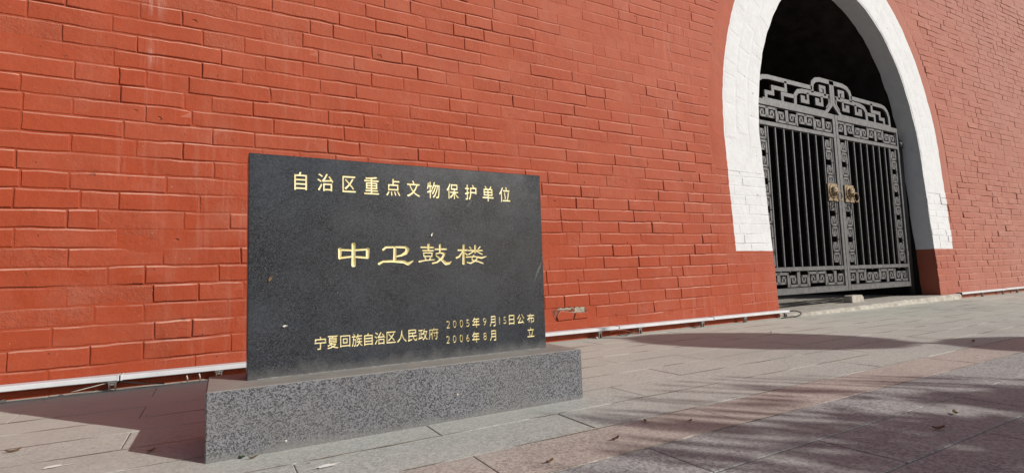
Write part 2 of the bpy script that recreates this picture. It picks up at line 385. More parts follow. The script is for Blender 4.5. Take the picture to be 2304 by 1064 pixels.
JOINTS={0:[-0.75,-0.3,-0.1],
1:[-0.91,-0.58,-0.35,0.08,3.31,3.51,3.85],
2:[-0.74,-0.3,-0.12,2.51,2.77,2.99,3.22,3.67],
3:[-0.57,-0.35,0.06,2.67,3.14,3.37,3.85],
4:[-0.69,-0.31,-0.09,2.54,2.73,3.13,3.34,3.78,3.93,4.35],
5:[-0.52,-0.35,0.01,2.38,2.76,2.96,3.37,3.63,4.04,4.6],
6:[-0.69,-0.27,0.13,2.49,2.69,3.07,3.29,3.7,4.12,4.37],
7:[-0.91,-0.48,-0.29,2.71,2.94,3.42,3.84,4.25],
8:[-0.7,-0.57,-0.17,2.75,3.16,3.57,3.98,4.39],
9:[-0.92,-0.65,-0.48,-0.09,0.11,2.53,2.94,3.35,3.69,4.09,4.29],
10:[-0.7,-0.26,2.41,2.7,2.89,3.3,3.62,4.03,4.44,4.59],
11:[-0.92,-0.48,-0.02,0.16,2.76,2.97,3.39,3.69,4.1,4.32],
12:[-0.7,-0.41,-0.18,2.42,2.64,3.06,3.46,3.77,4.19,4.6],
13:[-0.91,-0.47,-0.03,0.2,2.26,2.74,3.14,3.54,4.07],
14:[-0.7,-0.37,-0.14,0.31,2.15,2.63,3.18,3.58,4.01],
15:[-0.92,-0.49,-0.18,-0.04,0.19,0.65,0.89,2.31,2.77,2.97,3.38,3.8],
16:[-0.7,-0.5,-0.37,-0.16,0.29,0.53,1.0,1.23,1.69,2.15,2.33,2.7,3.11,3.53,3.93],
17:[-0.92,-0.53,-0.09,0.13,0.6,0.84,1.31,1.55,1.79,2.0,2.42,2.6,3.02,3.42,3.83],
18:[-0.76,-0.42,0.26,0.49,0.95,1.19,1.65,2.12,2.33,2.75],
19:[-0.91,-0.54,-0.09,0.14,0.59,0.83,1.3,1.53,1.76,2.0,2.47,3.55,3.92],
20:[-0.75,-0.41,-0.2,0.25,0.49,0.96,1.18,1.64,2.11,2.89,3.77,4.0],
21:[-0.36,0.09,0.69,0.91,1.38,1.84,2.09,3.65],
22:[0.3,0.99,1.23,1.7,3.81,4.06],
23:[0.92,1.38,1.61,1.88,2.12,3.65],
24:[1.06,1.26,3.16,3.36,4.04],
25:[3.48,3.62],
26:[3.13],
27:[3.67,4.33],
28:[3.37,4.03],
29:[4.37],
101:[9.83,10.6],
102:[10.22,10.6,11.25,12.37],
103:[9.4,9.81,10.24,10.76,11.19,11.46],
104:[9.34,9.95,10.19,10.59,11.0,11.41,11.63,12.05,12.46],
105:[9.56,9.8,10.21,10.43,10.85,11.27,11.48,11.88,12.41],
106:[9.33,9.64,9.89,10.15,10.64,11.05,11.33,11.75,12.16,12.45],
107:[9.83,10.3,10.54,10.92,11.16,11.6,11.96],
108:[9.99,10.22,10.64,11.05,11.33,11.77,12.19],
109:[10.02,10.24,10.67,10.93,11.38,11.6,12.09,12.31],
110:[9.94,10.37,10.6,11.28,11.79,11.98,12.45],
111:[10.25,10.7,11.59,12.08,12.34,12.77]}

P1 = (0.037047, 0.0062103, 0.1042969, 5.28e-05, 0.000502)
P2 = (0.079421, -0.003261, 0.096342, 0.000929)
def zrow(k, x):
    if x < 7.3:
        z = P1[0] + P1[1] * x + P1[4] * x * x + k * (P1[2] + P1[3] * x)
    else:
        q = x - 9; z = P2[0] + P2[1] * q + k * (P2[2] + P2[3] * q)
    return z + 0.0062 * nz(x * 1.1, k * 0.83, 3.0) + 0.0050 * nz(x * 4.2, k * 1.7, 9.0) + 0.0022 * nz(x * 15, k * 2.3, 4.0)
def joints(k, xa, xb, known, rg):
    ks = sorted(j for j in known if xa + 0.08 < j < xb - 0.08)
    pts = [xa] + ks + [xb]; out = [xa]
    for a, b in zip(pts, pts[1:]):
        x = a; hd = rg.random() < 0.5
        while b - x > 0.56:
            L = (0.225 if hd else 0.44) + rg.uniform(-0.02, 0.02); hd = not hd if rg.random() < 0.8 else hd
            if b - (x + L) < 0.13: L = (b - x) / 2
            x += L; out.append(x)
        out.append(b)
    return out
def field(x, z):          # how far the bricks stand out of the paint and pointing: thick old plaster hides some of them
    p = 0.0080 + 0.0042 * nz(x * 0.9, z * 1.4, 1.0)
    d = math.exp(-(((x - 3.6) / 1.3) ** 2 + ((z - 2.75) / 0.75) ** 2)); p -= 0.0055 * d
    d = math.exp(-(((x - 4.35) / 0.28) ** 2 + ((z - 0.28) / 0.16) ** 2)); p -= 0.006 * d
    if x < 5.5 and x > 4.55 and z < 0.8: p *= 0.42
    if 9 < x < 9.75 and z < 0.45: p *= 0.35
    if z < 0.13: p *= 0.45
    if x > 9.8: p *= 1.5 if z < 1.9 else 1.15
    if (4.7 < x < 5.4 or 9.15 < x < 9.8) and z > 0.73: p *= 0.6
    return max(0.0011, p)
def brick_geo(x0, x1, za, zb_, p, rg, lod=1):
    """grid relief of one brick: za/zb_ give its lower/upper edge at x; verts in wall coordinates (x, z, out)"""
    L = x1 - x0; n = (4 if L < 0.3 else 8) if lod else 1
    g = rg.uniform(0.0018, 0.0042); bv = min(rg.uniform(0.0035, 0.0065), 0.45 * L); rr = 0.0022
    xs = [x0 + g, x0 + g + 0.0015, x0 + g + bv] + [x0 + g + bv + (L - 2 * g - 2 * bv) * i / n for i in range(1, n)] + [x1 - g - bv, x1 - g - 0.0015, x1 - g]
    ex = [0, 0.72, 1] + [1] * (n - 1) + [1, 0.72, 0]
    vz = [0, 0.02, 0.05, 0.5, 0.905, 0.965, 1]; ez = [0, 0.72, 1, 1, 1, 0.72, 0]
    if not lod: vz = [0, 0.03, 0.07, 0.90, 0.965, 1]; ez = [0, 0.72, 1, 1, 0.72, 0]
    tl, tr = rg.uniform(-0.0012, 0.0012), rg.uniform(-0.0012, 0.0012); tz = rg.uniform(-0.0014, 0.0014)
    chip = rg.random() < 0.22; cxn, czn = rg.choice([0, 1]), rg.choice([0, 1]); cr = rg.uniform(0.1, 0.3)
    V = []
    for i, x in enumerate(xs):
        t = (x - x0) / L
        for j, v in enumerate(vz):
            zl, zh = za(x) + g, zb_(x) - g; z = zl + (zh - zl) * v
            jx = rr * 1.6 * nz(x * 31, z * 31, 5.0); jz = rr * 2.0 * nz(x * 27, z * 33, 8.0)
            pm_ = min(1.3, max(0.10, 0.78 + 1.0 * nz(x * 3.1, z * 4.5, 21.0)))
            o = p * pm_ * min(ex[i], ez[j]) + (tl * (1 - t) + tr * t + tz * (v - 0.5) + 0.0005 * nz(x * 14, z * 14, 11.0)) * (1 if 0 < min(ex[i], ez[j]) else 0)
            if chip:
                d = max(0.0, 1 - math.hypot((t - cxn) * L / 0.22, (v - czn)) / cr); o -= p * 0.9 * d
            V.append((x + jx, z + jz, o - 0.0006 if min(ex[i], ez[j]) > 0 else -0.003))
    m = len(vz)
    F = [(i * m + j, (i + 1) * m + j, (i + 1) * m + j + 1, i * m + j + 1) for i in range(len(xs) - 1) for j in range(m - 1)]
    return V, F
rg = random.Random(11)
cand = []
for k in range(-1, 64):
    zones = []
    zm = zrow(k + 0.5, 4.0)
    for side in (0, 1):
        xm = 4.6 if side == 0 else 10.0
        zm = zrow(k + 0.5, xm)
        if zm > 6.9: continue
        hw = half(PL_A, PL_B, zm) if zm > RING_Z else IN_A
        c = acx(zm)
        if side == 0:
            xb = (c - hw) if hw > 0 else 7.3
            if zm > RING_Z: xb += 0.015 * nz(zm * 7, 2.0, 1) 
            zones.append((-1.9 - rg.uniform(0, 0.4), xb, [j for j in JOINTS.get(k, [])]))
        else:
            xa = (c + hw) if hw > 0 else 7.3
            zones.append((xa, 14.9, [j for j in JOINTS.get(100 + k, [])]))
    for xa, xb, known in zones:
        js = joints(k, xa, xb, known, rg)
        for x0, x1 in zip(js, js[1:]):
            if x1 - x0 < 0.03: continue
            xm = (x0 + x1) / 2; z0, z1 = zrow(k, xm), zrow(k + 1, xm)
            if z1 < 0.02: continue
            if 2.36 < xm < 2.74 and k == 1: continue       # the broken brick by the ground
            pp = [pix(WP(x, z)) for x in (x0, x1) for z in (z0, z1)]
            if any(p is None for p in pp): continue
            us = [p[0] for p in pp]; vs_ = [p[1] for p in pp]
            if min(us) > 2700 or max(us) < -700 or max(vs_) < -260: continue
            cu = [min(max(u, 0), 2304) for u in us]; cv = [min(max(v, 0), 1064) for v in vs_]
            area = (max(cu) - min(cu)) * (max(cv) - min(cv))
            # what the inscribed slab hides does not show
            mu, mv = sum(us) / 4, sum(vs_) / 4
            if 575 < mu < 1205 and 400 < mv < 1000: area = 0
            cand.append((area, k, x0, x1, z0, z1))
cand.sort(key=lambda c: -c[0])
def settone(ob, vals):
    at = ob.data.attributes.new('tone', 'FLOAT', 'POINT'); at.data.foreach_set('value', vals)
big_i = 0; V2, F2, T2 = [], [], []
for area, k, x0, x1, z0, z1 in cand:
    xm, zm = (x0 + x1) / 2, (z0 + z1) / 2
    p = field(xm, zm) * rg.uniform(0.72, 1.3)
    if rg.random() < 0.05: p *= 0.4
    tone = rg.uniform(-1, 1)
    if tone > 0.88: p *= 0.45
    lod = 1 if area > 250 else 0
    za = (lambda x, k=k: max(0.012, zrow(k, x))); zb_ = (lambda x, k=k: zrow(k + 1, x))
    V, F = brick_geo(x0, x1, za, zb_, p, rg, lod)
    if big_i < 300 and area > 0:
        c = WP(xm, z0)
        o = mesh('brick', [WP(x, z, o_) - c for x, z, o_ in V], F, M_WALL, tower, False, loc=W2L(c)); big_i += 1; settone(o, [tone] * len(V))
    else:
        n0 = len(V2); T2 += [tone] * len(V); V2 += [W2L(WP(x, z, o_)) for x, z, o_ in V]; F2 += [tuple(i + n0 for i in f) for f in F]
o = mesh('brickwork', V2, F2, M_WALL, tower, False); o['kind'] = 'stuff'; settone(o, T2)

# plaster ring round the arch, laid over the arch bricks
V, F = [], []; NR = 14
tz = [(-1, RING_Z + (AZ0 - RING_Z) * i / 6) for i in range(6)]
prof = []
for i in range(6): prof.append(('L', RING_Z + (AZ0 - RING_Z) * i / 6))
for i in range(91): prof.append(('A', math.pi - math.pi * i / 90))
for i in range(5, -1, -1): prof.append(('R', RING_Z + (AZ0 - RING_Z) * i / 6))
for kind, v in prof:
    for j in range(NR + 1):
        t = j / NR; t2 = t
        if kind == 'A':
            if t <= 0.72: s = t / 0.72; a = IN_A + (OUT_A - IN_A) * s; b = IN_B + (OUT_B - IN_B) * s
            else: s = (t - 0.72) / 0.28; a = OUT_A + (PL_A - OUT_A) * s; b = OUT_B + (PL_B - OUT_B) * s
            z = AZ0 + b * math.sin(v); x = acx(z) + a * math.cos(v)
        else:
            a = IN_A + (OUT_A - IN_A) * t / 0.72 if t <= 0.72 else OUT_A + (PL_A - OUT_A) * (t - 0.72) / 0.28
            x = ACX + (-a if kind == 'L' else a); z = v
        o_ = 0.006 + 0.003 * nz(x * 3, z * 3, 6) + 0.0016 * nz(x * 12, z * 12, 2)
        if j == 0: x += 0.016 * nz(x * 5, z * 5, 2.2); o_ -= 0.004
        if j == NR:
            o_ = -0.004; x += 0.02 * nz(x * 4, z * 4, 3)
        V.append(W2L(WP(x, z, o_)))
m = NR + 1
F = [(i * m + j, (i + 1) * m + j, (i + 1) * m + j + 1, i * m + j + 1) for i in range(len(prof) - 1) for j in range(NR)]
mesh('arch_plaster', V, F, M_WALL, tower, True)
# arch bricks showing faintly through the white
V2, F2 = [], []
for ringi in range(3):
    s0 = 0.03 + ringi * 0.32; s1 = s0 + 0.30; th = 0.06 + 0.03 * ringi
    a_m = IN_A + (OUT_A - IN_A) * (s0 + s1) / 2
    while th < math.pi - 0.05:
        dth = rg.uniform(0.24, 0.34) / a_m * (0.5 if rg.random() < 0.3 else 1.0)
        def P(u, v):
            s = s0 + (s1 - s0) * v; a = IN_A + (OUT_A - IN_A) * s; b = IN_B + (OUT_B - IN_B) * s; t_ = th + dth * u
            z = AZ0 + b * math.sin(t_); return acx(z) + a * math.cos(t_), z
        pr = rg.uniform(0.0005, 0.0019); n0 = len(V2)
        us = [0.02, 0.035, 0.07, 0.5, 0.93, 0.965, 0.98]; es = [0, .7, 1, 1, 1, .7, 0]
        for u, eu in zip(us, es):
            for v, ev in zip([0.02, 0.05, 0.10, 0.5, 0.90, 0.95, 0.98], es):
                x, z = P(u, v); e_ = min(eu, ev)
                V2.append(W2L(WP(x + 0.004 * nz(x * 20, z * 20), z, 0.0065 + 0.003 * nz(x * 3, z * 3, 6) + 0.0016 * nz(x * 12, z * 12, 2) + (pr * e_ + 0.0009 * nz(x * 9, z * 9, 4) if e_ else -0.0008))))
        F2 += [(n0 + i * 7 + j, n0 + (i + 1) * 7 + j, n0 + (i + 1) * 7 + j + 1, n0 + i * 7 + j + 1) for i in range(6) for j in range(6)]
        th += dth
o = mesh('arch_brickwork', V2, F2, M_WALL, tower, True); o['kind'] = 'stuff'

# the broken brick low in the wall: hollow, its shade as dark flat plates, lime mortar above, two cracked red pieces
def wallpiece(name, poly, o0, o1, mat, bev=0.004):
    n = len(poly); cx = sum(p[0] for p in poly) / n; cz = sum(p[1] for p in poly) / n
    V = [W2L(WP(x, z, o0)) for x, z in poly] + [W2L(WP(x, z, o1 - 0.004)) for x, z in poly]
    V += [W2L(WP(x + (cx - x) * bev / max(0.01, abs(cx - x) + 0.02), z + (cz - z) * 0.12, o1 + 0.002 * nz(x * 40, z * 40))) for x, z in poly]
    F = [tuple(range(2 * n, 3 * n))] + [(i, (i + 1) % n, n + (i + 1) % n, n + i) for i in range(n)] + [(n + i, n + (i + 1) % n, 2 * n + (i + 1) % n, 2 * n + i) for i in range(n)]
    return mesh(name, V, F, mat, tower)
HX, HZ = 2.38, zrow(1, 2.55)
wallpiece('hollow_shade', [(HX - .002, HZ + .088), (HX + .012, HZ + .04), (HX + .03, HZ - .002), (HX + .05, HZ + .004), (HX + .36, HZ + .006), (HX + .365, HZ + .06), (HX + .345, HZ + .098), (HX + .27, HZ + .112), (HX + .2, HZ + .104), (HX + .12, HZ + .110), (HX + .05, HZ + .100)], -0.0008, 0.0006, M_HOLE)
wallpiece('brick', [(HX + 0.052, HZ + .004), (HX + .203, HZ + .008), (HX + .216, HZ + .035), (HX + .222, HZ + .056), (HX + .195, HZ + .068), (HX + .13, HZ + .078), (HX + .085, HZ + .082), (HX + .064, HZ + .066), (HX + .042, HZ + .035)], -0.002, 0.014, M_WALL)
wallpiece('brick', [(HX + .213, HZ + .008), (HX + .36, HZ + .010), (HX + .36, HZ + .058), (HX + .28, HZ + .056), (HX + .245, HZ + .066), (HX + .234, HZ + .055), (HX + .226, HZ + .033)], -0.002, 0.013, M_WALL)
up_edge = [(HX + .34 - .285 * i / 16, HZ + .101 + .009 * nz(i * .9, 3.1) + .003 * (i % 3)) for i in range(17)]
lo_edge = [(HX + .055 + .285 * i / 16, HZ + (.089 if i < 8 else .056) + .008 * nz(i * 1.3, 7.7)) for i in range(17)]
wallpiece('mortar', lo_edge + up_edge, -0.002, 0.0045, M_MORTAR)
wallpiece('hollow_shade', [(HX + .192, HZ + .072), (HX + .232, HZ + .070), (HX + .226, HZ + .096), (HX + .205, HZ + .102), (HX + .190, HZ + .094)], 0.0, 0.0075, M_HOLE)
wallpiece('hollow_shade', [(HX + .328, HZ + .062), (HX + .362, HZ + .060), (HX + .350, HZ + .096), (HX + .335, HZ + .100)], 0.0, 0.0075, M_HOLE)

# ---------------------------------------------------------------- inscribed stone on its plinth
stele = empty('memorial_stone', (0.094, 2.002, 0), -0.0106)
tag(stele, 'black granite slab with gilded Chinese inscription on a speckled grey plinth', 'memorial')
ZB, SW, SH, ST = 0.209, 1.2, 0.783, 0.10
bm = bmesh.new()
bbox(bm, -0.117, 1.293, -0.138, 0.186, -0.01, ZB, 0.004)
frombm('plinth', bm, M_PLINTH, stele)
def glyph(ch, box, bold, depth):
    cu = bpy.data.curves.new('glyph', 'FONT'); cu.body = ch; cu.size = 1; cu.extrude = 0.5; cu.offset = bold; cu.resolution_u = 3
    ob = bpy.data.objects.new('glyph', cu); C.objects.link(ob); bpy.context.view_layer.update()
    me = bpy.data.meshes.new_from_object(ob.evaluated_get(bpy.context.evaluated_depsgraph_get()))
    bpy.data.objects.remove(ob); bpy.data.curves.remove(cu)
    b = bmesh.new(); b.from_mesh(me); bpy.data.meshes.remove(me)
    bmesh.ops.remove_doubles(b, verts=b.verts, dist=1e-4)
    xs = [v.co.x for v in b.verts]; ys = [v.co.y for v in b.verts]
    x0, x1, y0, y1 = min(xs), max(xs), min(ys), max(ys); bx0, bx1, bz0, bz1 = box
    for v in b.verts:
        x, y, z = v.co
        v.co = (bx0 + (x - x0) / (x1 - x0) * (bx1 - bx0), z * 2 * depth, ZB + bz0 + (y - y0) / (y1 - y0) * (bz1 - bz0))
    seen = set()                                   # turn every stroke body outwards
    for f in b.faces:
        if f in seen: continue
        isl, stk = [], [f]; seen.add(f)
        while stk:
            q = stk.pop(); isl.append(q)
            for e in q.edges:
                for g in e.link_faces:
                    if g not in seen: seen.add(g); stk.append(g)
        bmesh.ops.recalc_face_normals(b, faces=isl)
        vol = 0.0
        for q in isl:
            vs = [v.co for v in q.verts]
            for i in range(1, len(vs) - 1): vol += vs[0].dot(vs[i].cross(vs[i + 1]))
        if vol < 0: bmesh.ops.reverse_faces(b, faces=isl)
    return b
chars = []
top = '自治区重点文物保护单位'
tc = [.170, .256, .342, .427, .512, .595, .680, .765, .848, .931, 1.013]; tw = [.044, .058, .050, .058, .058, .056, .057, .056, .056, .055, .056]
th_ = [.068, .067, .063, .070, .069, .067, .069, .066, .067, .068, .067]; tzc = [.694, .694, .692, .692, .690, .689, .688, .688, .687, .686, .686]
for i, c_ in enumerate(top): chars.append((c_, (tc[i] - tw[i] / 2, tc[i] + tw[i] / 2, tzc[i] - th_[i] / 2, tzc[i] + th_[i] / 2), 0.013))
gv = '宁夏回族自治区人民政府'
gc = [.237, .280, .324, .367, .409, .452, .496, .538, .581, .624, .668]; gw = [.041, .040, .037, .040, .033, .042, .037, .039, .038, .039, .042]; gh = [.046, .047, .043, .048, .046, .047, .044, .046, .046, .045, .046]
for i, c_ in enumerate(gv): chars.append((c_, (gc[i] - gw[i] / 2, gc[i] + gw[i] / 2, .1055 - gh[i] / 2, .1055 + gh[i] / 2), 0.010 if c_ != '府' else 0.0))
for c_, x, wd, h in (('2', .732, .0155, .030), ('0', .760, .0150, .030), ('0', .790, .0150, .030), ('5', .819, .0145, .030), ('年', .857, .035, .045), ('9', .897, .0160, .031),
                     ('月', .935, .029, .045), ('1', .968, .0038, .031), ('5', .994, .0150, .030), ('日', 1.028, .028, .042), ('公', 1.074, .037, .043), ('布', 1.125, .038, .043)):
    chars.append((c_, (x - wd / 2, x + wd / 2, .137 - h / 2, .137 + h / 2), 0.016 if ord(c_) > 999 else -0.006))
for c_, x, wd, h in (('2', .730, .0155, .030), ('0', .758, .0150, .030), ('0', .788, .0150, .030), ('6', .818, .0150, .030), ('年', .855, .035, .045), ('8', .897, .0155, .030), ('月', .935, .030, .045), ('立', 1.123, .037, .043)):
    chars.append((c_, (x - wd / 2, x + wd / 2, .0765 - h / 2, .0765 + h / 2), 0.016 if ord(c_) > 999 else -0.006))
BIG=[[(0.3063,0.446,0.0069),(0.3053,0.4101,0.0053)],[(0.305,0.4426,0.0037),(0.3518,0.4406,0.0035),(0.4078,0.444,0.0038)],[(0.4092,0.4459,0.0071),(0.4075,0.4118,0.006)],[(0.3048,0.4122,0.004),(0.3516,0.4172,0.0035),(0.4089,0.4118,0.0041)],[(0.3559,0.4649,0.007),(0.3553,0.3827,0.0081)],[(0.4682,0.4423,0.0044),(0.4795,0.452,0.0039),(0.5219,0.4529,0.0034),(0.5565,0.452,0.0045),(0.5666,0.4444,0.0068),(0.5591,0.4302,0.0068),(0.5415,0.4204,0.0042),(0.5214,0.4163,0.0025)],[(0.5148,0.4515,0.0056),(0.5132,0.3982,0.0067)],[(0.4509,0.388,0.005),(0.4676,0.3969,0.0039),(0.5069,0.3977,0.0047),(0.5498,0.3941,0.0056),(0.5671,0.3862,0.0062),(0.5884,0.3982,0.0023)],[(0.6214,0.4524,0.0029),(0.676,0.4515,0.0029)],[(0.6542,0.4646,0.0052),(0.6537,0.4385,0.0038)],[(0.6286,0.4391,0.0026),(0.6757,0.439,0.0026)],[(0.633,0.4313,0.0026),(0.6333,0.4155,0.0026)],[(0.6315,0.4299,0.0026),(0.6709,0.4297,0.0026)],[(0.6688,0.4297,0.0026),(0.6669,0.4152,0.0026)],[(0.6327,0.416,0.0023),(0.6691,0.4157,0.0023)],[(0.6378,0.4125,0.0026),(0.6421,0.4004,0.0026)],[(0.6614,0.4123,0.0026),(0.6575,0.4002,0.0026)],[(0.6129,0.395,0.004),(0.6354,0.399,0.0023),(0.678,0.402,0.002)],[(0.682,0.4442,0.0032),(0.7318,0.4447,0.0032)],[(0.7031,0.4633,0.0047),(0.7024,0.4295,0.0038)],[(0.6847,0.4261,0.0023),(0.7033,0.4295,0.0026),(0.7226,0.4265,0.0047),(0.7122,0.409,0.0047),(0.6901,0.3917,0.0035),(0.6685,0.3868,0.0029)],[(0.6845,0.4194,0.0023),(0.7058,0.4032,0.0041),(0.7273,0.3853,0.007),(0.743,0.3866,0.005),(0.7521,0.3944,0.0018)],[(0.7827,0.4402,0.0036),(0.8266,0.4401,0.0033)],[(0.8092,0.4621,0.0048),(0.8064,0.3827,0.0057)],[(0.8052,0.4365,0.0027),(0.7884,0.4142,0.0039),(0.7738,0.4078,0.0039)],[(0.8116,0.4296,0.0027),(0.826,0.4199,0.003)],[(0.8352,0.4537,0.0024),(0.8432,0.4446,0.0024)],[(0.8859,0.4555,0.0028),(0.8748,0.444,0.0021)],[(0.8298,0.4389,0.0027),(0.8966,0.4387,0.0028)],[(0.8619,0.4607,0.0043),(0.861,0.4288,0.0033)],[(0.8562,0.4364,0.0024),(0.831,0.4223,0.0027)],[(0.8662,0.4355,0.0024),(0.8944,0.4225,0.0027)],[(0.8192,0.411,0.0027),(0.8606,0.413,0.0024),(0.8906,0.4073,0.0043),(0.9135,0.4132,0.0018)],[(0.8558,0.4197,0.0027),(0.8472,0.4107,0.0024),(0.8462,0.3987,0.003),(0.8733,0.3923,0.003),(0.8983,0.3834,0.0027)],[(0.8722,0.4105,0.0027),(0.8634,0.3969,0.003),(0.8399,0.3852,0.0033),(0.8219,0.3893,0.0021)]]

cut = bmesh.new()
def joinbm(dst, src):
    me = bpy.data.meshes.new('tmp'); src.to_mesh(me); src.free(); dst.from_mesh(me); bpy.data.meshes.remove(me)
for c_, bx, bold in chars: joinbm(cut, glyph(c_, bx, bold, 0.0024))
bigcut = bmesh.new()
def stroke(bm, pts):
    P = []
    for (xa, za, wa), (xb, zb_, wb) in zip(pts, pts[1:]):
        for i in range(4): t = i / 4; P.append((xa + (xb - xa) * t, za + (zb_ - za) * t, wa + (wb - wa) * t))
    P.append(pts[-1])
    # round the ends off
    d0 = Vector((P[0][0] - P[1][0], P[0][1] - P[1][1])).normalized(); d1 = Vector((P[-1][0] - P[-2][0], P[-1][1] - P[-2][1])).normalized()
    P = [(P[0][0] + d0.x * P[0][2] * .62, P[0][1] + d0.y * P[0][2] * .62, P[0][2] * .45), ] + P + [(P[-1][0] + d1.x * P[-1][2] * .62, P[-1][1] + d1.y * P[-1][2] * .62, P[-1][2] * .45)]
    rings = []
    for i, (x, z, wd) in enumerate(P):
        a, b = P[max(i - 1, 0)], P[min(i + 1, len(P) - 1)]; t = Vector((b[0] - a[0], b[1] - a[1])).normalized(); nrm = Vector((-t.y, t.x))
        dep = min(0.0085, wd * 1.1)
        rings.append([bm.verts.new((x + nrm.x * wd * s, y * dep if y > 0 else -0.004, ZB + z + nrm.y * wd * s)) for s, y in ((-1.04, -1), (-1, 0.02), (-.55, .62), (0, 1), (.55, .62), (1, .02), (1.04, -1))])
    n = 7
    for a, b in zip(rings, rings[1:]):
        for k in range(n): bm.faces.new((a[k], a[(k + 1) % n], b[(k + 1) % n], b[k]))
    bm.faces.new(rings[0][::-1]); bm.faces.new(rings[-1])
for s in BIG: stroke(bigcut, s)
bmesh.ops.recalc_face_normals(bigcut, faces=bigcut.faces)
slab_bm = bmesh.new(); bbox(slab_bm, 0, SW, 0, ST, ZB - 0.004, ZB + SH, 0.0025)
slab = frombm('slab', slab_bm, None, stele)
slab.data.materials.append(M_SLABROCK); slab.data.materials.append(M_GOLD)
for cb in (cut, bigcut):
    me = bpy.data.meshes.new('cutter'); cb.to_mesh(me); cb.free(); me.materials.append(M_SLABROCK); me.materials.append(M_GOLD)
    for p in me.polygons: p.material_index = 1
    co = bpy.data.objects.new('cutter', me); C.objects.link(co); co.parent = stele
    md = slab.modifiers.new('cut', 'BOOLEAN'); md.operation = 'DIFFERENCE'; md.solver = 'EXACT'; md.object = co; md.use_self = True
    try: md.material_mode = 'INDEX'
    except Exception: pass
    bpy.context.view_layer.update()
    new = bpy.data.meshes.new_from_object(slab.evaluated_get(bpy.context.evaluated_depsgraph_get()))
    slab.modifiers.clear(); slab.data = new
    bpy.data.objects.remove(co)
# every character becomes a gilded piece of its own, let into the slab
boxes = [b for _, b, _ in chars] + [(.285, .43, .36, .48), (.435, .602, .36, .48), (.602, .762, .36, .48), (.762, .93, .36, .48)]
src = bmesh.new(); src.from_mesh(slab.data)
groups = {}
for f in src.faces:
    if f.material_index == 1:
        c_ = f.calc_center_median(); best = min(range(len(boxes)), key=lambda i: max(boxes[i][0] - c_.x, c_.x - boxes[i][1], 0) + max(boxes[i][2] - (c_.z - ZB), (c_.z - ZB) - boxes[i][3], 0))
        groups.setdefault(best, []).append(f)
print('slab faces', len(src.faces), 'characters', len(groups), sum(f.calc_area() for fs in groups.values() for f in fs))
for i, fs in groups.items():
    ids = {}; V, F = [], []
    for f in fs:
        t = []
        for v in f.verts:
            if v.index not in ids: ids[v.index] = len(V); V.append(v.co.copy())
            t.append(ids[v.index])
        F.append(t)
    o = mesh('character', V, F, M_GOLD, slab)
bmesh.ops.delete(src, geom=[f for fs in groups.values() for f in fs], context='FACES')
src.to_mesh(slab.data); src.free()
# mortar smear under the slab
V, F = [], []
for i in range(81):
    x = 0.03 + 1.14 * i / 80; wd = 0.001 + 0.007 * max(0, nz(x * 6, 1, 3)) + (0.010 if .75 < x < .98 else 0) * max(0, nz(x * 22, 5, 5))
    V += [(x, 0.002, ZB + 0.003 + 0.006 * max(0, nz(x * 17, 2, 2))), (x, -wd * 0.5, ZB + 0.003), (x, -wd - 0.002, ZB - 0.0005)]
F = [q for i in range(80) for q in ((3 * i + 1, 3 * i + 4, 3 * i + 3, 3 * i), (3 * i + 2, 3 * i + 5, 3 * i + 4, 3 * i + 1))]
mesh('mortar_bead', V, F, plain('grey_mortar', (.17, .165, .16), .9, 0, .4, 50, .003), stele, True)

M_SCR = plain('scratched_stone', (.15, .155, .16), .8, 0, .5, 300)      # scratches by the slab's right edge
for a0, z0, a1, z1 in ((1.150, .300, 1.168, .352), (1.160, .318, 1.176, .366), (1.170, .338, 1.186, .384), (1.178, .350, 1.196, .402), (1.186, .372, 1.1985, .412), (.835, .632, .850, .652), (.826, .622, .838, .640)):
    mesh('scratch', [(a0, -.0004, ZB + z0), (a0 + .0018, -.0004, ZB + z0 - .0006), (a1 + .0018, -.0004, ZB + z1 - .0006), (a1, -.0004, ZB + z1)], [(0, 1, 2, 3)], M_SCR, slab)

# ---------------------------------------------------------------- gateway: sill, floor, stop, posts, two leaves
def sill_z(x): return 0.030 + 0.0115 * (x - 5.3)
V, F = [], []; n = 60
for i in range(n + 1):
    x = 5.30 + (9.62 - 5.30) * i / n; zt = sill_z(x); yf = 3.46 + 0.035 * nz(x * 2.3, 1.0) + 0.012 * nz(x * 11, 4.0) + 0.10 * max(0, 1 - (x - 5.3) / 0.5)
    if x > 9.15: back = 3.53
    else: back = 6.0
    V += [(x, yf, -0.02), (x, yf + 0.006, zt - 0.014 + 0.006 * nz(x * 14, 3)), (x, yf + 0.03 + 0.008 * nz(x * 9, 8), zt), (x, back, zt - (0.012 if back > 4 else 0))]
F = [(4 * i + j, 4 * i + 4 + j, 4 * i + 5 + j, 4 * i + 1 + j) for i in range(n) for j in range(3)] + [(0, 1, 2, 3), (4 * n + 3, 4 * n + 2, 4 * n + 1, 4 * n)]
tag(mesh('door_sill', V, F, M_CONC), 'worn dusty concrete sill lying under the iron gate', 'sill')
fl = mesh('tunnel_floor', [(5.3, 5.9, 0.02), (9.3, 5.9, 0.04), (9.3, 11.1, 0.04), (5.3, 11.1, 0.02)], [(0, 1, 2, 3)], M_CONC); fl['kind'] = 'structure'
bm = bmesh.new()
pr = [(0, 0), (.30, 0), (.285, .075), (.255, .098), (.035, .098), (0.0, .085)]
a = [bm.verts.new((x, 0, z)) for x, z in pr]; b = [bm.verts.new((x, .11, z)) for x, z in pr]
bm.faces.new(a); bm.faces.new(b[::-1])
for i in range(6): bm.faces.new((a[i], b[i], b[(i + 1) % 6], a[(i + 1) % 6]))
bmesh.ops.recalc_face_normals(bm, faces=bm.faces)
bmesh.ops.bevel(bm, geom=bm.edges[:], offset=0.006, segments=1, affect='EDGES')
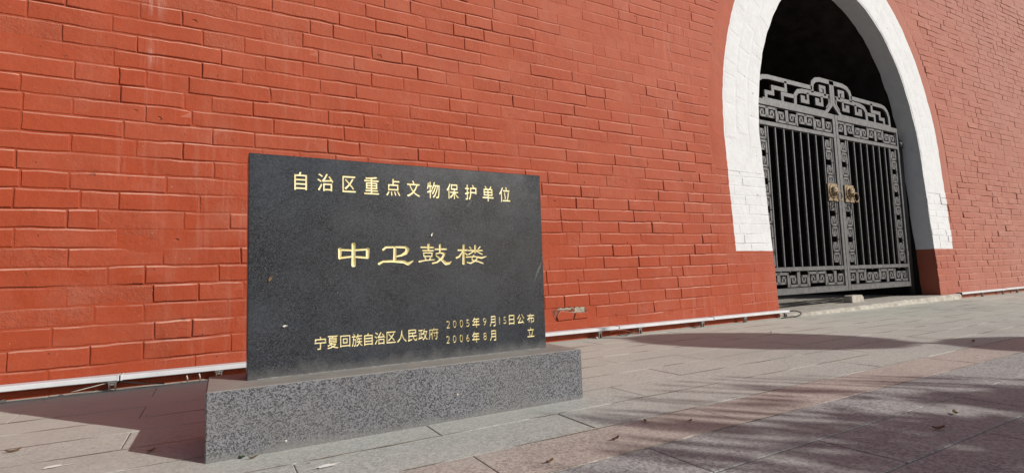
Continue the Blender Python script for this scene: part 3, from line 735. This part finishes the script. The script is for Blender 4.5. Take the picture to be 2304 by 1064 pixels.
tag(frombm('gate_stop', bm, M_CONC, None, False, (7.315, 3.80, sill_z(7.4) - 0.004)), 'small pale concrete block under the meeting edge of the gate', 'block')
GY = 3.85
for x, lb in ((9.095, 'black steel post with round cap right of the gate'), (5.52, 'black steel post behind the left jamb of the archway')):
    r = empty('gate_post', (x, GY + 0.02, 0.03)); tag(r, lb, 'post')
    bm = bmesh.new(); tube(bm, [(0, 0, 0), (0, 0, 2.28)], 0.045, 14); frombm('shaft', bm, M_BLACK, r, True)
    bm = bmesh.new(); lathe(bm, [(.048, 2.28), (.062, 2.29), (.062, 2.35), (.05, 2.39), (.02, 2.41)], 14); frombm('cap', bm, M_BLACK, r, True)

def rectstroke(bm, p, q, wd, y0, y1, ext=True):
    (x0, z0), (x1, z1) = p, q; h = wd / 2
    bbox(bm, min(x0, x1) - h, max(x0, x1) + h, y0, y1, min(z0, z1) - h, max(z0, z1) + h)
def poly_plate(bm, pts, wd, y0, y1):
    P = [Vector(p) for p in pts]; L, Rr = [], []
    for i, p in enumerate(P):
        a = (P[i] - P[i - 1]).normalized() if i else None; b = (P[i + 1] - P[i]).normalized() if i < len(P) - 1 else None
        if a is None: a = b
        if b is None: b = a
        n1 = Vector((-a.y, a.x)); n2 = Vector((-b.y, b.x)); nn_ = (n1 + n2); nn_ = nn_.normalized() if nn_.length > 1e-4 else n1
        k = wd / 2 / max(0.45, nn_.dot(n1)); L.append(p + nn_ * k); Rr.append(p - nn_ * k)
    rows = [[bm.verts.new((v.x, y, v.y)) for v in s] for y in (y0, y1) for s in (L, Rr)]
    f0l, f0r, f1l, f1r = rows
    for i in range(len(P) - 1):
        for q in ((f0l[i], f0l[i + 1], f0r[i + 1], f0r[i]), (f1r[i], f1r[i + 1], f1l[i + 1], f1l[i]), (f0l[i + 1], f0l[i], f1l[i], f1l[i + 1]), (f0r[i], f0r[i + 1], f1r[i + 1], f1r[i])): bm.faces.new(q)
    for i in (0, -1): bm.faces.new((f0l[i], f0r[i], f1r[i], f1l[i]))
CREST = [([(0.026, 3.075), (0.026, 2.745), (0.182, 2.61)], .056), ([(0.0, 3.05), (0.275, 3.050), (0.38, 3.03), (0.445, 2.985), (0.468, 2.92), (0.462, 2.845)], .062),
 ([(0.468, 2.906), (1.298, 2.901), (1.39, 2.885), (1.462, 2.835), (1.50, 2.76), (1.511, 2.60)], .056), ([(0.066, 2.842), (0.466, 2.835), (0.70, 2.828), (0.80, 2.808), (0.855, 2.755), (0.868, 2.605)], .058),
 ([(0.086, 2.86), (0.086, 2.745), (0.160, 2.675)], .030), ([(0.172, 2.838), (0.172, 2.954), (0.282, 2.954), (0.282, 2.900), (0.225, 2.900)], .046),
 ([(0.255, 2.82), (0.255, 2.706), (0.387, 2.706), (0.387, 2.756), (0.322, 2.756)], .048), ([(0.578, 2.82), (0.578, 2.696), (0.716, 2.696), (0.716, 2.744), (0.648, 2.744)], .048),
 ([(0.88, 2.727), (1.085, 2.725), (1.085, 2.60)], .050), ([(1.019, 2.90), (1.019, 2.782), (1.235, 2.782), (1.235, 2.70), (1.345, 2.70), (1.345, 2.60)], .050)]
def motif(wd, ht, st, flip, name='key_motif'):
    n = [(0, 0), (0, 1), (1, 1), (1, .25), (.34, .25), (.34, .70), (.68, .70), (.68, .50)]
    if flip: n = [(1 - x, 1 - y) for x, y in n]
    bm = bmesh.new()
    for (a, b), (c_, d) in zip(n, n[1:]): rectstroke(bm, ((a - .5) * (wd - st), b * (ht - st) + st / 2), ((c_ - .5) * (wd - st), d * (ht - st) + st / 2), st, -.008, .008)
    me = bpy.data.meshes.new(name); bm.to_mesh(me); bm.free(); me.materials.append(M_IRON)
    return me
MH = [motif(.200, .178, .030, f) for f in (0, 1)]
MV = [motif(.150, .160, .029, f) for f in (0, 1)]
BARM = None
def knocker(parent, cx, cz):
    k = empty('door_knocker', (cx, -0.028, cz)); k.parent = parent
    bm = bmesh.new(); bbox(bm, -.112, .112, -.002, .010, -.118, .118, .003); frombm('back_plate', bm, M_BRASS, k)
    bm = bmesh.new(); M = Matrix.Rotation(R(90), 4, 'X')
    lathe(bm, [(.098, 0), (.104, .006), (.100, .016), (.088, .020), (.080, .016), (.072, .026), (.066, .044), (.052, .062), (.030, .070), (.01, .072)], 28, M)
    for v in bm.verts:
        x, y, z = v.co; r = math.hypot(x, z); a = math.atan2(z, x)
        if 0.06 < r < 0.09: v.co.y -= 0.006 * math.cos(a * 14)
        if r < 0.06:                               # brow, cheeks and muzzle of the beast's face
            v.co.y -= 0.014 * math.exp(-((x / .02) ** 2 + ((z + .012) / .025) ** 2)) + 0.010 * math.exp(-((abs(x) - .03) ** 2 / .0003 + (z - .025) ** 2 / .0003))
            v.co.y += 0.012 * math.exp(-((abs(x) - .026) ** 2 / .00012 + (z - .008) ** 2 / .0001))
    h = frombm('lion_head', bm, M_BRASS, k, True, (0, 0, .012)); h.scale = (.92, .75, .92)
    for s in (-1, 1):
        bm = bmesh.new(); bmesh.ops.create_icosphere(bm, subdivisions=2, radius=.011); frombm('eye', bm, M_BRASS, h, True, (s * .026, -.058, .012))
        bm = bmesh.new(); bmesh.ops.create_cone(bm, segments=8, radius1=.016, radius2=.004, depth=.03, cap_ends=True); frombm('ear', bm, M_BRASS, h, True, (s * .055, -.045, .052), (R(15), s * R(35), 0))
    bm = bmesh.new(); bbox(bm, -.022, .022, -.088, -.05, -.034, -.014, .006); frombm('muzzle', bm, M_BRASS, h, True)
    bm = bmesh.new(); rr, t_ = .060, .0075
    pts = [(rr * math.sin(2 * math.pi * i / 28), -.012 * math.cos(2 * math.pi * i / 28), rr * math.cos(2 * math.pi * i / 28)) for i in range(29)]
    tube(bm, pts, t_, 8, False); frombm('ring', bm, M_BRASS, k, True, (0, -.082, -.062), (R(-14), 0, 0))
    return k
def leaf(sgn, label):
    g = empty('gate_leaf', (7.31, GY, 0)); tag(g, label, 'gate', 'iron gate leaves')
    X = lambda x: sgn * x
    def box(name, x0, x1, y0, y1, z0, z1, bev=.003, par=g):
        bm = bmesh.new(); a, b = sorted((X(x0), X(x1))); bbox(bm, a, b, y0, y1, z0, z1, bev); return frombm(name, bm, M_IRON, par)
    box('stile', .004, .062, -.022, .022, .215, 2.60); box('stile', 1.655, 1.695, -.022, .022, .215, 2.60)
    for z0, z1 in ((.215, .282), (.497, .547), (2.275, 2.325), (2.528, 2.602)): box('rail', .062, 1.655, -.0235, .0235, z0, z1)
    b0 = None
    for x in ((.288, .458, .630, .798, .968, 1.134, 1.298, 1.425) if sgn > 0 else (.300, .467, .638, .804, .974, 1.154, 1.329, 1.485)):
        if b0 is None: b0 = box('bar', -.0115, .0115, -.011, .011, .547, 2.275); b0.location.x = X(x); 
        else: inst(b0, g, (X(x), 0, 0), 'bar')
    box('bar', .078, .096, -.010, .010, .547, 2.275)
    # key pattern bands
    for zb, nm in ((.300, 0), (2.342, 1)):
        for i in range(8):
            o = bpy.data.objects.new('key_motif', MH[(i // 2 + (0 if sgn > 0 else 1)) % 2]); C.objects.link(o); o.parent = g
            o.location = (X(.165 + i * .2005), 0, zb + .004); o.scale = (1 if i % 2 else -1, 1, 1)
        box('band_strip', .062, 1.655, -.007, .007, zb - .0165, zb - .0075, 0)
        for i in range(9):
            x = .11 + i * .185; box('spacer', x, x + .02, -.006, .006, zb + .182, 2.528 if nm else .497, 0)
    for xc, skip in ((.185, True), (1.545 if sgn > 0 else 1.585, False)):
        for i in range(10):
            z = .560 + i * .1715
            if skip and i in (5,): continue
            if skip and i == 6: z += 0.0
            if skip and 1.38 < z + .08 < 1.66: continue
            o = bpy.data.objects.new('key_motif', MV[i % 2]); C.objects.link(o); o.parent = g; o.location = (X(xc), 0, z); o.scale = (1 if i % 2 else -1, 1, 1)
        if sgn > 0: box('band_strip', xc - .09, xc - .078, -.007, .007, .547, 2.275, 0)
    cr = bmesh.new()
    ex = (lambda x: x) if sgn > 0 else (lambda x: x + .16 * max(0, (x - .9) / .6))
    for pts, wd in CREST: poly_plate(cr, [(X(ex(x)), z) for x, z in pts], wd, -.011, .011)
    for (a, b) in (((.182, 2.615), (1.535, 2.615)),): poly_plate(cr, [(X(a[0]), a[1]), (X(b[0]), b[1])], .03, -.0105, .0105)
    bmesh.ops.recalc_face_normals(cr, faces=cr.faces)
    frombm('crest', cr, M_IRON, g)
    knocker(g, X(.200), 1.520)
    bm = bmesh.new()
    for z in (.6, 2.1): tube(bm, [(X(1.71), 0, z), (X(1.71), 0, z + .14)], .017, 10)
    frombm('hinge', bm, M_BLACK, g, True)
    return g
leaf(-1, 'left grey iron gate leaf with key pattern bands, partly behind the white jamb')
leaf(1, 'right grey iron gate leaf with key pattern bands beside the black post')
# padlock chain tails hanging below the knockers
for x in (7.105, 7.50):
    bm = bmesh.new(); tube(bm, [(0, 0, 0), (.006, -.006, -.03), (-.004, -.004, -.06), (.004, -.004, -.085)], .0065, 6)
    bbox(bm, -.016, .016, -.014, .002, -.115, -.085, .004)
    tag(frombm('padlock', bm, M_BLACK, None, False, (x, GY - .03, 1.425)), 'small dark padlock hanging under the %s brass knocker' % ('left' if x < 7.3 else 'right'), 'padlock')

# ---------------------------------------------------------------- light bars along the foot of the wall
def light_bar(x0, x1, label, brackets, lift=0.0):
    xm = (x0 + x1) / 2; r = empty('light_bar', (xm, DW, 0)); tag(r, label, 'light bar', 'light bars along the foot of the wall')
    L = x1 - x0 - 0.006; zt = 0.079 + lift; bm = bmesh.new()
    prof_ = [(-.006, zt), (-.069, zt - .002), (-.072, zt - .005), (-.072, zt - .025), (-.069, zt - .028), (-.006, zt - .028)]
    a = [bm.verts.new((-L / 2, y, z)) for y, z in prof_]; b = [bm.verts.new((L / 2, y, z)) for y, z in prof_]
    bm.faces.new(a); bm.faces.new(b[::-1])
    for i in range(6): bm.faces.new((a[i], b[i], b[(i + 1) % 6], a[(i + 1) % 6]))
    bmesh.ops.recalc_face_normals(bm, faces=bm.faces)
    frombm('housing', bm, M_ALU, r)
    for s in (-1, 1):
        bm = bmesh.new(); bbox(bm, s * (L / 2 - .004) - .004, s * (L / 2 - .004) + .004, -.0735, -.006, zt - .0295, zt + .0015, .001); frombm('end_cap', bm, M_ALU, r)
    for bx in brackets:
        k = empty('bracket', (bx - xm, 0, 0)); k.parent = r
        for s in (-1, 1):
            bm = bmesh.new(); bbox(bm, s * .013 - .0025, s * .013 + .0025, -.082, -.060, .001, zt - .030, 0); frombm('leg', bm, M_STEEL, k)
        bm = bmesh.new(); bbox(bm, -.020, .020, -.084, -.050, zt - .036, zt - .0300, .001); frombm('clip', bm, M_STEEL, k)
        bm = bmesh.new(); bbox(bm, -.010, .010, -.078, -.064, zt - .050, zt - .036, .002); frombm('bolt', bm, M_STEEL, k)
    return r
light_bar(-3.6, -0.44, 'white light bar at the far left foot of the red wall', [-2.4, -.44 - .03])
light_bar(-0.44, 1.10, 'white light bar whose right part runs behind the inscribed slab', [0.02])
light_bar(1.10, 3.02, 'white light bar emerging right of the slab below the broken brick', [2.80], 0.004)
light_bar(3.02, 4.22, 'white light bar with two brackets between slab and gate', [3.25, 4.05], 0.003)
light_bar(4.22, 5.44, 'white light bar ending at the left jamb of the gateway', [4.68, 5.36], 0.004)
light_bar(9.70, 11.35, 'white light bar starting just right of the gate sill', [10.4, 11.2], 0.012)
light_bar(11.35, 13.4, 'white light bar at the far right foot of the wall', [11.8, 12.9], 0.014)
def cable(name, pts, rad, mat, label):
    bm = bmesh.new(); P = [Vector(p) for p in pts]; Q = []
    for i in range(len(P) - 1):
        p0, p1, p2, p3 = P[max(i - 1, 0)], P[i], P[i + 1], P[min(i + 2, len(P) - 1)]
        for j in range(6):
            t = j / 6; Q.append(0.5 * ((2 * p1) + (p2 - p0) * t + (2 * p0 - 5 * p1 + 4 * p2 - p3) * t * t + (3 * p1 - p0 - 3 * p2 + p3) * t ** 3))
    Q.append(P[-1]); tube(bm, Q, rad, 6)
    tag(frombm(name, bm, mat, None, True), label, 'cable')
cable('cable', [(5.40, 3.52, .055), (5.50, 3.47, .07), (5.56, 3.43, .045), (5.50, 3.42, .018), (5.38, 3.44, .012), (5.25, 3.45, .010)], .007, M_WIRE, 'black cable looping round the light bar end at the left jamb')
cable('cable', [(-.47, 3.505, .045), (-.40, 3.49, .034), (-.33, 3.48, .020), (-.24, 3.47, .012)], .0035, M_WIRE, 'thin dark cable hanging under the leftmost light bar joint')
cable('cable', [(-.48, 3.505, .045), (-.55, 3.49, .032), (-.64, 3.48, .016)], .0025, M_WWIRE, 'thin grey wire trailing left under the light bar by the wall corner')
cable('cable', [(2.92, 3.50, .040), (3.00, 3.48, .048), (3.08, 3.47, .040), (3.16, 3.46, .020), (3.22, 3.46, .012)], .005, M_HOLE, 'brownish cable sagging between the two brackets right of the slab')
cable('cable', [(2.98, 3.47, .010), (3.04, 3.45, .014), (3.10, 3.46, .010), (3.17, 3.47, .03), (3.18, 3.475, .045)], .004, M_WIRE, 'black cable end lying on the paving right of the slab')
cable('cable', [(3.78, 3.50, .05), (3.84, 3.45, .02), (3.9, 3.44, .012), (3.98, 3.47, .014), (4.03, 3.5, .045)], .004, M_WIRE, 'black cable dropping under the middle light bar')
for x, h in ((-.135, .042), (-.075, .045)):
    cable('wire_stub', [(x, 3.47, .0), (x + .002, 3.472, h * .5), (x - .003, 3.475, h)], .0035, M_WWIRE, 'short pale wire stub standing up left of the plinth, %s of two' % ('left' if x < -.1 else 'right'))

# ---------------------------------------------------------------- litter
def ground_at(px, py, z=0.0):
    d = fw + rt * ((px - 1152) / FPX) - up * ((py - 532) / FPX); t = (z - CAM.z) / d.z; return CAM + d * t
def leafmesh(name, L, wd, curl, mat, seed):
    V, F = [], []
    for i in range(7):
        t = i / 6; ww = wd * math.sin(math.pi * min(1, t * 0.93 + .04)) ** .8; zc = curl * (t - .5) ** 2 * 4
        for s in (-1, 0, 1): V.append((L * (t - .5), s * ww / 2 * (1 + .15 * nz(i * 3, s, seed)), zc + abs(s) * wd * .22 + .0015))
    F = [(3 * i + j, 3 * i + 3 + j, 3 * i + 4 + j, 3 * i + 1 + j) for i in range(6) for j in range(2)]
    o = mesh(name, V, F, mat, None, True); o.modifiers.new('thickness', 'SOLIDIFY').thickness = .0008
    return o
for px, py, L, rz, mt, lb in ((1238, 1040, .030, .4, M_LEAF, 'crumpled brown leaf at the bottom edge below the plinth'), (2112, 966, .042, -.5, M_LEAF, 'long dark curled leaf in the shade at lower right'),
    (2150, 931, .040, .6, M_LEAF, 'small dark leaf in the shade near the sunlit gap'), (1553, 948, .022, .2, M_LEAF, 'tiny brown leaf on the pink paving, right one'), (1452, 949, .026, 1.0, M_LEAF, 'tiny brown leaf on the pink paving, middle one'),
    (1386, 989, .034, .3, M_LEAF, 'tattered brown leaf on the pink paving, lower left one'), (30, 1017, .040, .3, M_LEAF, 'dark twig-like leaf on the paving at lower left'), (340, 1016, .030, .8, M_LEAF, 'small dark leaf in the shadow beside the plinth'),
    (545, 1030, .032, 2.0, M_GREEN, 'small greenish leaf scrap at the foot of the plinth'), (570, 1031, .026, .2, M_LEAF, 'small brown leaf scrap at the foot of the plinth'), (2190, 769, .05, .2, M_LEAF, 'small leaf on the far paving right of the sill'), (1735, 748, .03, .9, M_LEAF, 'small leaf above the long oval shadow')):
    o = leafmesh('fallen_leaf', L, L * .38, L * .16, mt, px); p = ground_at(px, py); o.location = p + Vector((0, 0, .002)); o.rotation_euler = (0, 0, rz); tag(o, lb, 'leaf', 'fallen leaves')
def slab_pt(px, py, off=-0.001):
    d = fw + rt * ((px - 1152) / FPX) - up * ((py - 532) / FPX); n_ = Vector((math.sin(.0106), math.cos(.0106), 0)); t = (Vector((.094, 2.002, 0)) + n_ * off - CAM).dot(n_) / d.dot(n_); return CAM + d * t
for px, py, L, a, mt, lb in ((608, 627, .020, -1.0, M_LEAF, 'dry seed husk stuck on the left side of the inscribed slab'), (641, 733, .015, -.1, M_PALE, 'pale curled seed stuck low on the left of the slab'), (971, 528, .015, -1.1, M_PALE, 'white seed stuck above the large characters')):
    o = leafmesh('seed_husk', L, L * .42, L * .2, mt, px); o.location = slab_pt(px, py); o.rotation_euler = (R(90), a, 0); tag(o, lb, 'seed')
def lump(name, loc, r, mat, label, cat, seed, flat=.6):
    bm = bmesh.new(); bmesh.ops.create_icosphere(bm, subdivisions=2, radius=r)
    for v in bm.verts: v.co *= 1 + .35 * nz(v.co.x / r * 1.3 + seed, v.co.y / r * 1.3, v.co.z / r * 1.3); v.co.z *= flat
    tag(frombm(name, bm, mat, None, True, loc), label, cat)
p = slab_pt(1029, 887, -.138); lump('mud_pellet', p + Vector((0, .002, 0)), .0055, M_SAND, 'small pale mud pellet stuck on the plinth front', 'pellet', 3, 1.0)
p = slab_pt(643, 991, -.138); lump('paint_chip', p + Vector((0, .003, 0)), .005, M_PALE, 'small white chip on the left of the plinth front', 'chip', 8, .7)
for i, (px, py, r_) in enumerate(((1313, 757, .014), (353, 0, 0), (152, 881, .012), (20, 898, .016))):
    if r_: p = ground_at(px, py); p.y = min(p.y, 3.48); lump('rubble_stone', p + Vector((0, 0, r_ * .4)), r_, M_CONC, ('pale stone chip by the first bracket right of the slab', '', 'pale chip below the light bar left of the plinth', 'pale chip at the far left under the light bar')[i], 'stone', i)
def splat(px, py, a, b, arms, seed, label):
    c_ = ground_at(px, py); rs = random.Random(seed); V, F = [(0, 0, 0)], []; n = 40
    for i in range(n):
        th = 2 * math.pi * i / n; k = 1 + .35 * nz(math.cos(th) * 2.2, math.sin(th) * 2.2, seed) + .3 * nz(math.cos(th) * 6, math.sin(th) * 6, seed)
        for ar, ln in arms: k += ln * math.exp(-(((th - ar + math.pi) % (2 * math.pi) - math.pi) / .10) ** 2)
        V.append((a * math.cos(th) * k, b * math.sin(th) * k, -.0006 if k > 1.6 else 0))
    F = [(0, 1 + i, 1 + (i + 1) % n) for i in range(n)]
    o = mesh('bird_dropping', V, F, M_DROP, None, False, c_ + Vector((0, 0, .0034))); tag(o, label, 'dropping', 'bird droppings')
splat(735, 1049, .024, .012, ((3.3, 2.0), (.2, 1.2), (5.6, .8)), 5, 'white bird dropping on the paving below the plinth')
splat(118, 1051, .020, .013, ((6.1, 3.2), (3.4, .7)), 9, 'white bird dropping on the paving at lower left')
# grit along the wall foot and scattered crumbs
V, F = [], []; rs = random.Random(5)
for i in range(900):
    if i < 520: x = rs.uniform(-1.5, 9.6); y = 3.53 - abs(rs.gauss(0, .05)) - .005; s = rs.uniform(.0015, .006)
    else: x = rs.uniform(-1.2, 7); y = rs.uniform(.5, 3.4); s = rs.uniform(.0010, .0032)
    n0 = len(V); a_ = rs.uniform(0, 6.28)
    for q in range(4): V.append((x + s * math.cos(a_ + q * 1.57) * rs.uniform(.6, 1.3), y + s * math.sin(a_ + q * 1.57) * rs.uniform(.6, 1.3), .0008))
    V.append((x, y, s * .8)); F += [(n0 + q, n0 + (q + 1) % 4, n0 + 4) for q in range(4)]
o = mesh('grit', V, F, [M_CONC]); o['kind'] = 'stuff'; o['label'] = 'pale grit and crumbs lying along the foot of the wall'

# ---------------------------------------------------------------- unseen casters, guessed from their shadows on the paving and placed to match
AZ = SUN_TO; TE = math.tan(SUN_EL)
def caster(gx, gy, t): return Vector((gx + AZ.x * t, gy + AZ.y * t, t * TE))
top_ = caster(3.55, 2.55, 6.5)
lp = empty('lantern_post', (top_.x, top_.y, 0)); tag(lp, 'unseen black post with three red lanterns, guessed from oval shadows', 'lantern post')
bm = bmesh.new(); tube(bm, [(0, 0, 0), (0, 0, top_.z + .75)], .035, 12); lathe(bm, [(.22, 0), (.22, .05), (.08, .09), (.06, .3)], 18); frombm('pole', bm, M_BLACK, lp, True)
bm = bmesh.new(); lathe(bm, [(.16, -.47), (.20, -.44), (.36, -.34), (.46, -.18), (.50, 0), (.46, .18), (.36, .34), (.20, .44), (.16, .47)], 32)
for v in bm.verts:
    a_ = math.atan2(v.co.y, v.co.x); k = 1 - .02 * abs(math.cos(8 * a_)); v.co.x *= k; v.co.y *= k
l0 = frombm('lantern', bm, M_LANT, lp, True, (0, 0, top_.z))
inst(l0, lp, (0, 0, top_.z - 1.17)); inst(l0, lp, (0, 0, top_.z - 2.34))
# young tree with upright leafy shoots
tc_ = caster(2.38, -.02, 4.2)
tr = empty('young_tree', (tc_.x + .1, tc_.y - .1, 0)); tag(tr, 'young street tree with upright leafy shoots and a dense crown', 'tree')
bm = bmesh.new(); tube(bm, [(0, 0, -.05), (.02, 0, .5), (-.03, .02, 1.1), (0, 0, 1.7), (-.02, 0, tc_.z + .25)], [.075, .062, .052, .04, .015], 10)
rs = random.Random(21); V, F = [], []
def addleaf(p, d, L, wd):
    d = d.normalized(); s = d.orthogonal().normalized(); s = Matrix.Rotation(rs.uniform(0, 6.28), 3, d) @ s; q = d.cross(s) * L * .06
    n0 = len(V); V.extend([p, p + d * L * .45 + s * wd / 2 + q, p + d * L, p + d * L * .45 - s * wd / 2 + q]); F.append((n0, n0 + 1, n0 + 2, n0 + 3))
base = Vector((tr.location.x, tr.location.y, 0))
for i in range(22):
    a_ = rs.uniform(0, 6.28); z0 = rs.uniform(.8, 1.8); e = Vector((math.cos(a_) * rs.uniform(.4, .95), math.sin(a_) * rs.uniform(.4, .95), z0 + rs.uniform(.4, .8)))
    tube(bm, [(0, 0, z0), (e.x * .5, e.y * .5, (z0 + e.z) / 2 - .05), e], [.022, .014, .006], 5)
frombm('trunk', bm, M_BARK, tr, True)
cc = tc_ - base
along = -AZ; across = Vector((-AZ.y, AZ.x, 0))
def sun_gap(p):                            # leaves left out to shape the sunlit patch on the paving
    g = p + base - AZ * (p.z / TE); d = g - Vector((2.27, .98, 0)); d.z = 0
    return abs(d.dot(along)) < .34 and abs(d.dot(across)) < .10 + .05 * d.dot(along)
for i in range(15000):
    while True:
        u = Vector((rs.uniform(-1, 1), rs.uniform(-1, 1), rs.uniform(-1, 1)))
        if u.length < 1: break
    p = cc + Vector((u.x * 1.15, u.y * 1.15, u.z * .75 - .28))
    if (u.z > .1 and nz(p.x * 2.6, p.y * 2.6, p.z * 2.6) < -.22) or sun_gap(p): continue
    addleaf(p, Vector((rs.uniform(-1, 1), rs.uniform(-1, 1), rs.uniform(-.6, 1))), rs.uniform(.07, .13), rs.uniform(.035, .06))
for i in range(150):                        # upright shoots that fringe the crown's top
    a_ = rs.uniform(0, 6.28); rr = 1.2 * math.sqrt(rs.random()); h = rs.uniform(.12, .42)
    b = cc + Vector((rr * math.cos(a_), rr * math.sin(a_), .45 * math.sqrt(max(0, 1 - (rr / 1.25) ** 2)) + rs.uniform(-.15, .05)))
    lean = Vector((rs.uniform(-.10, .10), rs.uniform(-.10, .10), 1))
    for j in range(20):
        t = j / 20; p = b + lean * h * t
        if not sun_gap(p): addleaf(p, Vector((rs.uniform(-.25, .25), rs.uniform(-.25, .25), 1)), rs.uniform(.05, .09), .020)
mesh('crown', V, F, M_GREEN, tr)
